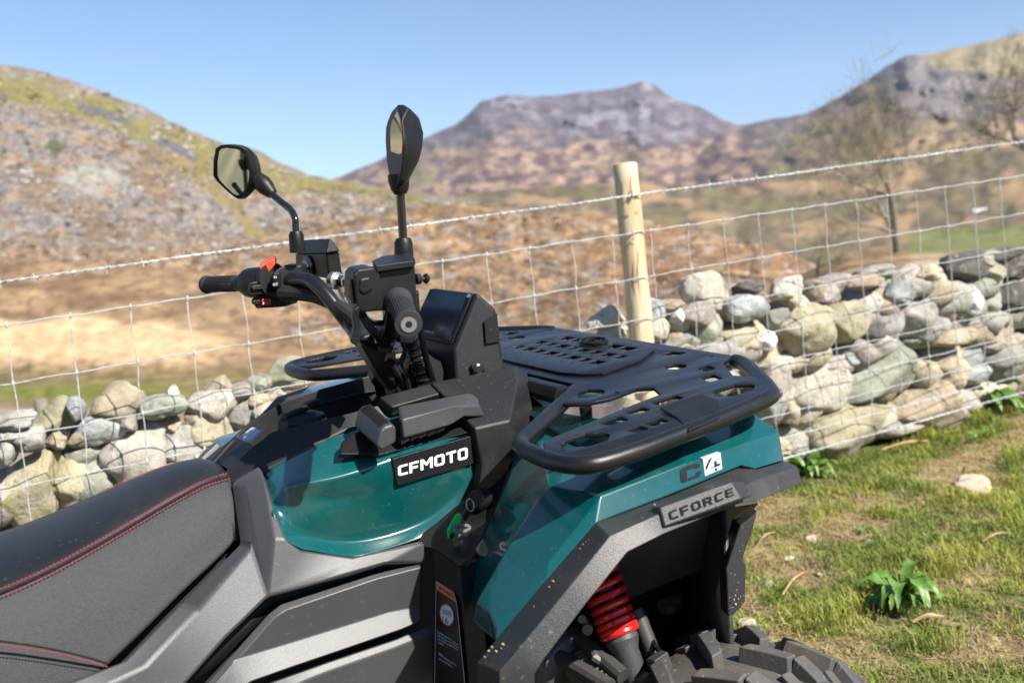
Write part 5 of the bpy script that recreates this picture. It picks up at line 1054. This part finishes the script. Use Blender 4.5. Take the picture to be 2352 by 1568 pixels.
# ------------------------------------------------ display pod
W = .080
TR = P('d2', 1365, 490, y=-W); BR = P('d2', 1155, 1000, y=-W-.004); TL = Vector((TR.x, W, TR.z)); BL = Vector((BR.x, W+.004, BR.z))
s1_ = P('d2', 1540, 640, y=-W-.010); s2_ = P('d2', 1545, 700, y=-W-.014); s3_ = P('d2', 1625, 1230, y=-W-.026); s4_ = P('d2', 1180, 1330, y=-W-.018)
mm = lambda p: Vector((p.x, -p.y, p.z))
v = [TR, BR, s4_, s3_, s2_, s1_, TL, BL, mm(s4_), mm(s3_), mm(s2_), mm(s1_)]
pod = mk('display_pod', v, [(0,5,4,3,2,1), (6,7,8,9,10,11), (0,1,7,6), (1,2,8,7), (0,6,11,5), (5,11,10,4), (4,10,9,3), (2,3,9,8)], GREY, bike, bev=.006, seg=3, ang=40, label='wedge shaped display housing')
def onface(u, t, lift=0.0):      # u across 0..1 from far to near, t down 0..1
    a = TL.lerp(TR, u); b = BL.lerp(BR, u); nrm = (TR-TL).cross(BL-TL).normalized(); nrm = nrm if nrm.dot(Vector(CAM)-TR) > 0 else -nrm; return a.lerp(b, t)+nrm*lift
mk('bezel', *prism([onface(.03, .05, .001), onface(.955, .05, .001), onface(.955, .93, .001), onface(.03, .93, .001)], onface(.5, .5, .004)-onface(.5, .5)), BLK, pod, bev=.002)
scr = mk('display_screen', *prism([onface(.06, .09, .0052), onface(.90, .09, .0052), onface(.90, .86, .0052), onface(.06, .86, .0052)], onface(.5, .5, .0012)-onface(.5, .5)), SCRN, pod, label='dark glossy display screen')
v2, f2, bb = lettering('CFMOTO', 1.8); mk('screen_lettering', onquad(v2, bb, [onface(.36, .835, .0066), onface(.56, .835, .0066), onface(.56, .80, .0066), onface(.36, .80, .0066)], .0003), f2, mat('screen_print', (.10,.14,.22), .4), scr, smooth=False)
mk('screen_light', *lathe([(.004, 0), (.004, .0015)], onface(.925, .10, .0052), onface(0, 0, 1)-onface(0, 0, 0), 10), CHRM, pod)
mk('screen_button', *prism([onface(.84, .90, .0052), onface(.93, .90, .0052), onface(.93, .82, .0052), onface(.84, .82, .0052)], onface(.5, .5, .003)-onface(.5, .5)), BLK, pod, bev=.001)
bx = P('d2', 1372, 1180, y=-W-.0245); 
rq = PP('d2', [(1320,1235,-W-.0225), (1310,1135,-W-.021), (1345,1100,-W-.0205), (1405,1085,-W-.0205), (1440,1110,-W-.021), (1500,1160,-W-.0225), (1505,1205,-W-.0235)])
mk('screw_recess', rq, [tuple(range(len(rq)))], DARK, pod, solid=.002, smooth=False)
mk('pod_screw', *lathe([(.0105, 0), (.0105, .004), (.006, .006)], bx, (-.1, -1, .1), 16), SATIN, pod, bev=.001)
vq = PP('d2', [(1425,745,-W-.013), (1538,680,-W-.0145), (1560,930,-W-.0205), (1440,950,-W-.0175)]); mk('side_vent', vq, [(0,1,2,3)], BLK, pod, solid=.002, smooth=False)
dcl = PP('c2', [(1110,402,-.1115), (1250,370,-.1125), (1255,362,-.1095), (1115,392,-.1085)]); v2, f2 = textmesh('EPS'); xs = [p.x for p in v2]; ys = [p.y for p in v2]
mk('cover_lettering', onquad(v2, (min(xs), min(ys), max(xs), max(ys)), dcl, .003), f2, mat('relief_print', (.12,.12,.12), .5), sh, smooth=False)

# ------------------------------------------------ handlebar
Gr = Vector((0, -.426, 1.095)); Gl = Vector((0, .426, 1.095))
Gr = P('d2', 750, 776, y=-.426); gri = P('d2', 655, 560, y=-.312); gd = (gri-Gr).normalized()
Gl = P('d1', 135, 622, y=.426); gli = P('d1', 660, 600, y=.312); gl = (gli-Gl).normalized()
hb = mk('handlebar', *tube(spline([Gr+gd*.02, gri, gri+gd*.07, P('d2', 600, 640, y=-.16), P('d2', 590, 800, y=-.09), P('d2', 560, 880, y=-.05), P('d2', 470, 850, y=.02), P('d2', 330, 905, y=.055), P('d1', 1960, 1150, y=.112), P('d1', 1790, 930, y=.132), P('d1', 1620, 720, y=.154), P('d1', 1500, 610, y=.174), P('d1', 1380, 560, y=.200), P('d1', 1250, 565, y=.225), P('d1', 1000, 585, y=.265), gli, Gl+gl*.02], 8), .0138, 16), SATIN, bike, label='black tubular handlebar')
def gripper(end, d, label):
    g = mk('hand_grip', *lathe([(.009, -.0005), (.0168, 0), (.0175, .002), (.0175, .006), (.0158, .010), (.0145, .013), (.0145, .085), (.0150, .100), (.0175, .108), (.0192, .112), (.0192, .118), (.013, .120)], end, d, 32), RUB, bike, bev=0, label=label)
    rr_ = []; e1 = d.orthogonal().normalized(); e2 = d.cross(e1)
    for k in range(30):
        a = 2*math.pi*k/30; u = e1*math.cos(a)+e2*math.sin(a); rr_.append(tube([end+d*.014+u*.0147, end+d*.088+u*.0147], .0009, 5))
    tag(mk('grip_ribs', *join(*rr_), RUB, g), kind='stuff')
    mk('end_plug', *lathe([(.0104, -.0008), (.0104, .001), (.010, .002)], end-d*.0006, d, 24), GLOSS, g)
    rays = []
    for k in range(22):
        a = 2*math.pi*k/22; u = e1*math.cos(a)+e2*math.sin(a); t_ = d.cross(u)*.0006; rays += [([end-d*.0018+u*.0045+t_*.5, end-d*.0018+u*.0100+t_, end-d*.0018+u*.0100-t_, end-d*.0018+u*.0045-t_*.5], [(0,1,2,3)])]
    tag(mk('plug_rays', *join(*rays), SILV, g, smooth=False), kind='stuff')
    mk('plug_hole', *lathe([(.0038, -.0024), (.0038, .001)], end, d, 16), DARK, g)
    return g
gripper(Gr, gd, 'near ribbed rubber grip with star shaped end plug'); gripper(Gl, gl, 'far ribbed rubber grip')

# ---- throttle and brake box, near side
def pbox(name, front, k, y0, vec, m, parent, bev=.004, label=None):
    return mk(name, *prism([P(k, a, b, y=y0) for a, b in front], vec), m, parent, bev=bev, seg=3, ang=40, label=label)
yt = -.305
tb = pbox('throttle_box', [(482,300), (810,245), (835,655), (500,660), (470,480)], 'd2', yt, Vector((.012, .075, 0)), BLK, bike, label='black throttle housing beside the near grip')
pbox('side_case', [(255,330), (300,282), (440,262), (490,305), (545,605), (535,655), (330,672), (290,640)], 'd2', yt-.008, Vector((.010, .055, 0)), BLK, tb, bev=.006, label='faceted throttle case')
pbox('case_facet', [(315,365), (410,345), (440,470), (350,520), (300,480)], 'd2', yt-.011, Vector((.002, .01, 0)), BLK, tb, bev=.004)
lid0 = [P('d2', a, b, y=y) for a, b, y in ((455,292,yt-.008), (470,308,yt-.010), (800,262,yt-.010), (812,240,yt-.006), (790,205,yt+.04), (745,188,yt+.07), (520,215,yt+.07), (430,258,yt+.03))]
mk('reservoir_lid', *prism(lid0, Vector((0, 0, .008))), BLK, tb, bev=.003, label='brake fluid reservoir lid')
for a, b in ((525,265), (735,230)): mk('lid_screw', *lathe([(.0065, 0), (.0065, .001), (.004, .0015)], P('d2', a, b, y=yt+.02)+Vector((0, 0, .002)), (0, -.25, 1), 12), SATIN, tb)
sp = [P('d2', a, b, y=yt+.01) for a, b in ((812,372), (850,370), (890,368))]; mk('adjuster_screw', *join(tube(sp[:2], .0075, 10), tube([sp[1], sp[2]], .0035, 8), lathe([(.006, 0), (.0075, .003), (.004, .007)], sp[2], sp[2]-sp[1], 12)), SATIN, tb)
mk('pivot_boss', *prism([P('d2', a, b, y=yt) for a, b in ((258,365), (225,385), (213,430), (222,500), (216,535), (240,590), (290,600), (290,400))], Vector((.01, .04, 0))), BLK, tb)
tl_ = [P('d2', a, b, y=yt-.012) for a, b in ((300,610), (262,640), (240,700), (262,800), (248,865), (228,925), (240,955), (290,965), (315,920), (308,850), (315,760), (302,700), (322,640))]
mk('thumb_lever', *prism(tl_, Vector((.006, .018, 0))), BLK, tb, bev=.004, seg=3, label='thumb throttle lever')
pbox('brake_lever_mount', [(800,500), (838,480), (855,675), (825,680)], 'd2', yt+.02, Vector((.01, .02, 0)), BLK, tb)
# ---- near mirror
ms0 = P('d2', 708, 200, y=-.225); 
def mirror_arm(pts, boot, label):
    m_ = mk('mirror', *tube(spline(pts, 6), .0062, 12), SATIN, bike, label=label); mk('stem_boot', *lathe([(.0135, 0), (.0140, .004), (.0132, boot-.006), (.010, boot)], pts[0], pts[1]-pts[0], 18), BLK, m_); return m_
nm0 = P('d2', 708, 195, y=-.215); nm1 = P('d2', 703, 60, y=-.215); nm2 = P('e1', 395, 1420, y=-.215)
nmir = mirror_arm([nm0, nm1, nm2.lerp(nm1, .5), nm2], (P('d2', 705, 5, y=-.215)-nm0).length, 'near mirror seen edge on')
def mirror_head(root, outline, depth_pts, glass, y0, back, label, name='mirror_shell'):
    pass
yg = -.225
gl_o = [P('e1', a, b, y=y) for a, b, y in ((355,70,-.225), (270,165,-.175), (200,320,-.155), (162,440,-.150), (165,650,-.152), (178,960,-.165), (225,1240,-.190), (285,1365,-.215), (330,1392,-.225), (375,1260,-.240), (425,1010,-.250), (455,770,-.256), (445,560,-.255), (415,330,-.245))]
b_o = [P('e1', a, b, y=y) for a, b, y in ((440,72,-.225), (430,170,-.165), (380,320,-.145), (340,440,-.140), (340,650,-.142), (350,960,-.155), (370,1240,-.185), (390,1365,-.215), (420,1380,-.225), (470,1260,-.235), (540,1030,-.243), (600,770,-.248), (585,560,-.247), (520,120,-.237))]
c_o = [P('e1', a, b, y=y) for a, b, y in ((560,140,-.205), (560,200,-.18), (560,330,-.165), (560,450,-.16), (560,650,-.16), (560,900,-.17), (530,1150,-.19), (500,1270,-.21), (505,1290,-.215), (560,1210,-.222), (690,960,-.228), (745,760,-.23), (765,520,-.23), (700,290,-.222))]
n = len(gl_o); ctr = sum(c_o, Vector())/n+(sum(c_o, Vector())/n-sum(b_o, Vector())/n)*.25
v = gl_o+b_o+c_o+[ctr]; f = [(i, (i+1) % n, n+(i+1) % n, n+i) for i in range(n)]+[(n+i, n+(i+1) % n, 2*n+(i+1) % n, 2*n+i) for i in range(n)]+[(2*n+i, 2*n+(i+1) % n, 3*n) for i in range(n)]+[tuple(range(n))[::-1]]
mk('mirror_shell', v, f, BLK, nmir, bev=.0025, ang=35, label='faceted black mirror shell')
gc_ = sum(gl_o, Vector())/n; gn = (gl_o[4]-gc_).cross(gl_o[0]-gc_).normalized(); gn = gn if gn.dot(gc_-ctr) > 0 else -gn
def aim(c, n0, elev):                      # tip a glass about the horizontal until it shows the country at this elevation
    v = (c-Vector(CAM)).normalized(); az = math.atan2(n0.y, n0.x); best = None
    for i in range(-60, 61):
        t = rad(i*.75); q = Vector((math.cos(az)*math.cos(t), math.sin(az)*math.cos(t), math.sin(t))); r = v-q*2*v.dot(q)
        if v.dot(q) < 0 and (best is None or abs(math.asin(r.z)-elev) < best[0]): best = (abs(math.asin(r.z)-elev), q)
    return best[1]
def pane(outline_px, k, c, nrm, sc):
    ca = sum(a for a, b in outline_px)/len(outline_px); cb = sum(b for a, b in outline_px)/len(outline_px); e_ = nrm.orthogonal(); h_ = nrm.cross(e_)
    return [on_plane(k, ca+(a-ca)*sc, cb+(b-cb)*sc, c, c+e_, c+h_) for a, b in outline_px]
gn2 = aim(gc_, gn, rad(-2.5)); gpx = ((352,120), (290,215), (245,340), (228,460), (232,700), (245,900), (275,1110), (320,1320), (345,1250), (380,1110), (410,980), (432,800), (440,640), (425,420), (395,240))
mk('mirror_glass', pane(gpx, 'e1', gc_+(Vector(CAM)-gc_).normalized()*.006, gn2, .90), [tuple(range(len(gpx)))], MIRR, nmir, smooth=False, label='mirror glass')
mk('neck', *lathe([(.009, -.005), (.013, .002), (.0155, .014), (.015, .024)], nm2, (0, 0, 1), 18), BLK, nmir)
# ---- far mirror
yf = .26
fm0 = P('e2', 1290, 1600, y=.215); fm1 = P('e2', 1268, 1330, y=.215); fm2 = P('e2', 1255, 1130, y=.218); fm3 = P('e2', 1195, 1010, y=.235); fm4 = P('e2', 1050, 890, y=.262); fm5 = P('e2', 930, 790, y=.285)
fmir = mirror_arm([fm0, fm1, fm1.lerp(fm2, .6), fm2, fm3, fm4, fm5], (P('e2', 1268, 1305, y=.215)-fm0).length, 'far mirror facing the rider')
go = [P('e2', a, b, d=2.12+.042*(b-470)/760+.012*(a-380)/500) for a, b in ((110,540), (112,320), (145,150), (215,105), (300,97), (430,108), (520,138), (570,180), (620,330), (650,480), (640,620), (600,740), (540,810), (490,848), (455,858), (400,830), (300,750), (160,610))]
n = len(go); gc_ = sum(go, Vector())/n; vd = (gc_-Vector(CAM)).normalized(); sh_ = Vector((RT[0], RT[1], RT[2]))*.012
bo = [gc_+(p-gc_)*1.02+vd*.012+sh_*.9 for p in go]; co_ = [gc_+(p-gc_)*.72+vd*.040+sh_*2.6 for p in go]; cc_ = gc_+vd*.050+sh_*3.0
v = go+bo+co_+[cc_]; f = [(i, (i+1) % n, n+(i+1) % n, n+i) for i in range(n)]+[(n+i, n+(i+1) % n, 2*n+(i+1) % n, 2*n+i) for i in range(n)]+[(2*n+i, 2*n+(i+1) % n, 3*n) for i in range(n)]+[tuple(range(n))[::-1]]
mk('mirror_shell', v, f, BLK, fmir, bev=.003, ang=40, label='black mirror shell')
mn_ = (-vd+Vector((.10, -.20, -.02))).normalized()
fpx = ((165,540), (163,330), (190,175), (225,142), (300,130), (430,145), (520,178), (552,210), (595,350), (628,500), (618,610), (582,715), (530,780), (480,818), (440,822), (390,795), (300,715), (195,600))
mk('mirror_glass', pane(fpx, 'e2', gc_-vd*.012, aim(gc_, mn_, rad(-4.0)), .95), [tuple(range(len(fpx)))], MIRR, fmir, smooth=False, label='mirror glass')
j0 = P('e2', 950, 800, d=2.125); j1 = P('e2', 720, 560, d=2.135); mk('neck', *lathe([(.008, 0), (.011, .002), (.0175, .022), (.0185, .034), (.0165, .044), (.014, .052)], j0, j1-j0, 18), BLK, fmir)

# ---- far controls
yl = .205
def XB(k, a, b, x): return P(k, a, b, x=x)
e_ = P('d1', 1640, 215, y=yl); x0 = e_.x
q1 = [P('d1', a, b, x=x0) for a, b in ((1258,232), (1640,205), (1660,235), (1700,655), (1640,560), (1280,520), (1262,470))]
L_ = P('d1', 1258, 232, x=x0); R2 = P('d1', 1812, 200, y=yl); 
fr_ = [P('d1', a, b, x=x0) for a, b in ((1252,190), (1300,150), (1620,205), (1645,230), (1690,560), (1270,500))]
dx = Vector((R2.x-x0, 0, 0))
mc = mk('brake_reservoir', [P('d1',1255,235,x=x0), P('d1',1640,225,x=x0), P('d1',1690,560,x=x0), P('d1',1262,480,x=x0)]+[p+dx for p in (P('d1',1255,235,x=x0), P('d1',1640,225,x=x0), P('d1',1690,560,x=x0), P('d1',1262,480,x=x0))], [(0,1,2,3), (4,7,6,5), (0,4,5,1), (1,5,6,2), (2,6,7,3), (3,7,4,0)], BLK, bike, bev=.004, seg=3, label='black brake reservoir on the far bar')
ld = [P('d1',1250,232,x=x0-.002), P('d1',1645,228,x=x0-.002)]; ld = [ld[0], ld[1], ld[1]+dx*1.05, ld[0]+dx*1.05]
lt = [ld[0]+Vector((.012,-.004,.024)), ld[1]+Vector((.012,.006,.024)), ld[2]+Vector((-.012,.006,.024)), ld[3]+Vector((-.012,-.004,.024))]
mk('reservoir_lid', ld+lt, [(0,1,2,3), (4,7,6,5), (0,4,5,1), (1,5,6,2), (2,6,7,3), (3,7,4,0)], BLK, mc, bev=.003, seg=3)
sg = P('d1', 1440, 395, x=x0-.001); mk('sight_glass', *join(lathe([(.021, 0), (.021, .005), (.016, .007)], sg, (-1, -.1, .05), 24)), SATIN, mc); mk('sight_lens', *lathe([(.0135, 0), (.0135, .002), (.006, .004)], sg+Vector((-.0065, 0, 0)), (-1, -.1, .05), 20), mat('amber_lens', (.02,.02,.015), .08, coat=1), mc)
bj = P('d1', 1730, 570, y=yl-.01); bje = P('d1', 1900, 585, y=yl-.045); mk('banjo_bolt', *join(lathe([(.016, 0), (.016, .012), (.012, .014)], bj, bje-bj, 18)), ZINC, mc); mk('banjo_head', *lathe([(.011, 0), (.011, .020), (.009, .022), (.0095, .024), (.0095, .034), (.006, .037)], bj.lerp(bje, .35), bje-bj, 6), CHRM, mc)
mk('brake_line', *tube(spline([P('d1', 1810, 640, y=yl-.03), P('d1', 1830, 720, y=yl-.03), P('d1', 1900, 820, y=yl-.035), P('d1', 1990, 900, y=yl-.05), P('d1', 2150, 1010, y=.10), P('d2', 480, 900, y=.06)], 5), .0042, 8), ZINC, mc)
# switch cluster
ys = .285
sw = mk('switch_block', *lathe([(.020, 0), (.026, .003), (.028, .012), (.028, .040), (.024, .052), (.018, .056)], P('d1', 655, 600, y=.318), gl, 28), BLK, bike, bev=.001, label='black switch cluster by the far grip')
pbox('toggle_frame', [(640,640), (690,590), (870,575), (900,610), (880,745), (700,770), (655,740)], 'd1', ys-.030, Vector((.03, .01, 0)), BLK, sw, bev=.003)
pbox('toggle', [(700,640), (830,620), (845,680), (720,695)], 'd1', ys-.036, Vector((.006, .004, 0)), GREY, sw, bev=.002)
pbox('kill_switch', [(812,400), (830,375), (960,305), (1000,308), (1022,345), (1000,380), (905,490), (880,490), (815,460)], 'd1', ys-.028, Vector((.010, .022, .004)), REDB, sw, bev=.003, label='orange red engine stop switch')
mk('clamp_ring', *lathe([(.020, 0), (.0315, .001), (.0325, .006), (.0315, .012), (.020, .013)], P('d1', 930, 560, y=.272), gl, 28), GREY, sw)
pbox('hazard_box', [(700,815), (730,775), (940,755), (1165,770), (1110,905), (765,925), (740,880), (705,865)], 'd1', ys-.02, Vector((.035, .02, 0)), BLK, sw, bev=.003)
pbox('hazard_button', [(832,802), (935,795), (938,880), (835,888)], 'd1', ys-.024, Vector((.004, .003, 0)), REDH, sw, bev=.002, label='red hazard button')
tq = [P('d1', a, b, y=ys-.0248) for a, b in ((846,866), (882,862), (864,836))]; mk('hazard_mark', tq, [(0,1,2)], WHT, sw, smooth=False)
pbox('dark_button', [(712,826), (815,812), (818,878), (720,872)], 'd1', ys-.023, Vector((.004, .003, 0)), BLK, sw, bev=.003)
pbox('drive_switch_body', [(975,480), (1010,440), (1100,385), (1340,375), (1350,480), (1245,560), (1250,670), (1080,690), (985,670)], 'd1', .232, Vector((.02, .025, 0)), GREY, sw, bev=.004, label='grey drive mode switch body')
pbox('drive_rocker', [(985,490), (1060,470), (1085,600), (1060,660), (990,655)], 'd1', .228, Vector((.004, .004, 0)), BLK, sw, bev=.003)
v2, f2 = textmesh('OUT'); xs = [p.x for p in v2]; yy_ = [p.y for p in v2]; oq_ = [P('d1', a, b, y=.2272) for a, b in ((978,638), (1038,632), (1036,598), (976,604))]; mk('rocker_print', onquad(v2, (min(xs), min(yy_), max(xs), max(yy_)), oq_, .0003), f2, WHT, sw, smooth=False)
v2, f2 = textmesh('IN'); xs = [p.x for p in v2]; yy_ = [p.y for p in v2]; oq_ = [P('d1', a, b, y=.2272) for a, b in ((990,545), (1022,542), (1020,512), (988,515))]; mk('rocker_print', onquad(v2, (min(xs), min(yy_), max(xs), max(yy_)), oq_, .0003), f2, WHT, sw, smooth=False)
mk('far_clamp', *lathe([(.016, 0), (.021, .002), (.021, .05), (.016, .052)], P('d1', 1260, 570, y=.236), P('d1', 1000, 590, y=.27)-P('d1', 1260, 570, y=.236), 18), BLK, bike)
fl_ = [P('d1', 1260, 640, y=.225)+Vector((.035, 0, -.01)), P('d1', 1000, 620, y=.27)+Vector((.06, 0, -.01)), P('d1', 600, 600, y=.33)+Vector((.07, 0, -.01)), P('d1', 200, 600, y=.43)+Vector((.055, 0, -.01))]
mk('far_brake_lever', *tube(spline(fl_, 5), .006, 8), BLK, bike)
mk('wiring_loom', *tube(spline([P('d1', 1080, 720, y=.24), P('d1', 1300, 735, y=.21), P('d1', 1550, 780, y=.17), P('d1', 1800, 900, y=.13), P('d1', 2050, 1100, y=.09), P('d2', 420, 960, y=.04)], 5), [.015]*4+[.013]*22, 10), DARK, bike)
mk('throttle_cable', *tube(spline([P('d2', 330, 690, y=-.26), P('d2', 400, 800, y=-.2), P('d2', 470, 880, y=-.10), P('d2', 560, 1000, y=-.05)], 6), .0065, 8), BLK, bike)

# ---- steering head: clamps, column, cables
colb = P('d2', 640, 1440, y=0.0); colt = P('d2', 420, 900, y=0.03); 
cx1 = [P('d2', a, b, y=-.035) for a, b in ((310,930), (480,960), (640,1000), (650,1200), (780,1420), (650,1450), (480,1230), (340,1000))]
mk('steering_column', *prism(cx1, Vector((.02, .09, 0))), BLK, bike, bev=.008, label='black steering column cover')
pbox('bar_clamp', [(305,925), (350,870), (470,845), (640,830), (660,900), (610,1010), (480,1000), (420,960)], 'd2', -.04, Vector((.015, .09, 0)), BLK, bike, bev=.008, label='handlebar clamp')
for a, b, y in ((510,880,-.05), (690,910,-.03)): mk('clamp_bolt', *lathe([(.010, 0), (.010, .014), (.006, .016)], P('d2', a, b, y=y), (-.2, -.3, 1), 14), SATIN, bike)
mk('clamp_cap', *tube(spline([P('d2', 500, 935, y=-.065), P('d2', 492, 850, y=-.065), P('d2', 520, 800, y=-.06), P('d2', 590, 800, y=-.055)], 5), .010, 12), GLOSS, bike)
pbox('clamp_pad', [(480,985), (560,945), (620,985), (600,1035), (500,1040)], 'd2', -.065, Vector((.005, .02, 0)), BLK, bike, bev=.003)
cp = spline([P('d2', 745, 870, y=-.10), P('d2', 800, 980, y=-.085), P('d2', 835, 1080, y=-.08), P('d2', 870, 1180, y=-.078), P('d2', 905, 1290, y=-.075), P('d2', 935, 1400, y=-.07)], 12)
cab = mk('cable_bundle', *tube(cp, [.0135+.0016*math.sin(i*.9)+(.0014 if (i//7) % 2 == 0 else 0) for i in range(len(cp))], 12), SATIN, bike, label='taped cable bundle')
for k, (a0_, b0_, a1_, b1_, y_, r_) in enumerate(((620,1150,760,1410,-.07,.0060), (590,1260,690,1430,-.068,.0045), (735,1105,800,1240,-.072,.004))):
    mk('control_rod', *tube([P('d2', a0_, b0_, y=y_), P('d2', a1_, b1_, y=y_)], r_, 10), SATIN, bike)
mk('cable', *tube(spline([P('d2', 700, 930, y=-.07), P('d2', 730, 1020, y=-.06), P('d2', 700, 1120, y=-.06), P('d2', 790, 1280, y=-.06), P('d2', 850, 1400, y=-.05)], 6), .006, 8), DARK, bike)
mk('brake_hose', *tube(spline([P('d2', 700, 420, y=-.25), P('d2', 790, 640, y=-.22), P('d2', 860, 860, y=-.16), P('d2', 900, 1060, y=-.11), P('d2', 960, 1260, y=-.09), P('d2', 990, 1400, y=-.08)], 6), .0055, 8), BLK, bike)
mk('clutch_cable', *tube(spline([P('d2', 330, 700, y=-.2), P('d2', 430, 760, y=-.13), P('d2', 560, 770, y=-.10), P('d2', 690, 860, y=-.09), P('d2', 760, 1010, y=-.085), P('d2', 720, 1180, y=-.08), P('d2', 760, 1380, y=-.075)], 6), .0048, 8), SATIN, bike)
for a_, b_ in ((800,985), (850,1120), (905,1290)): mk('cable_tie', *lathe([(.0165, 0), (.0168, .003), (.0165, .006)], P('d2', a_, b_, y=-.082), P('d2', a_+30, b_+90, y=-.08)-P('d2', a_, b_, y=-.082), 14), SATIN, bike)
mk('dash_well', *prism([P('d2', a, b, y=-.06) for a, b in ((880,1080), (1040,1120), (1090,1300), (1000,1420), (700,1500), (560,1460))], Vector((.05, .12, 0))), DARK, bike)

# ------------------------------------------------ key with green tag, hanging in the lock
key = thing('key', tuple(lk), 'ignition key with bright green plastic fob hanging at the lock', 'key')
ky = -.262
kb = [P('d4', a, b, y=ky) for a, b in ((285,310), (320,245), (345,250), (345,300), (325,350), (290,345))]
mk('bow', *prism(kb, Vector((.004, .006, 0))), BLK, key, bev=.002)
mk('key_ring', *tube([P('d4', 341, 225, y=ky)+Vector((.0, .0, 0))+Vector((.006*math.cos(a), .002*math.sin(a), .009*math.sin(a))) for a in np.linspace(0, 6.283, 25)[:-1]], .0011, 6, closed=True), ZINC, key)
mk('blade', *prism([P('d4', a, b, y=ky-.004) for a, b in ((262,420), (280,425), (215,620), (180,615), (230,520))], Vector((.002, .002, 0))), ZINC, key, bev=.0006)
gv_ = [P('d4', a, b, y=ky-.012) for a, b in ((165,420), (232,300), (265,292), (278,320), (262,380), (232,480), (205,490), (172,475))]
mk('green_fob', *prism(gv_, Vector((.003, .006, 0))), GRNP, key, bev=.0022, seg=3, label='bright green plastic fob')
mk('fob_hole', *lathe([(.0042, 0), (.0042, .001)], P('d4', 203, 456, y=ky-.0128), (0, -1, 0), 14), DARK, key)
tc_ = P('d4', 276, 402, y=ky-.016); mk('fob_strap', *tube([tc_+Vector((.013*math.cos(a), .003*math.sin(a), .004*math.sin(a)-.002*math.cos(a))) for a in np.linspace(0, 6.283, 25)[:-1]], .0026, 6, closed=True), mat('grey_strap', (.12,.12,.12), .5), key)
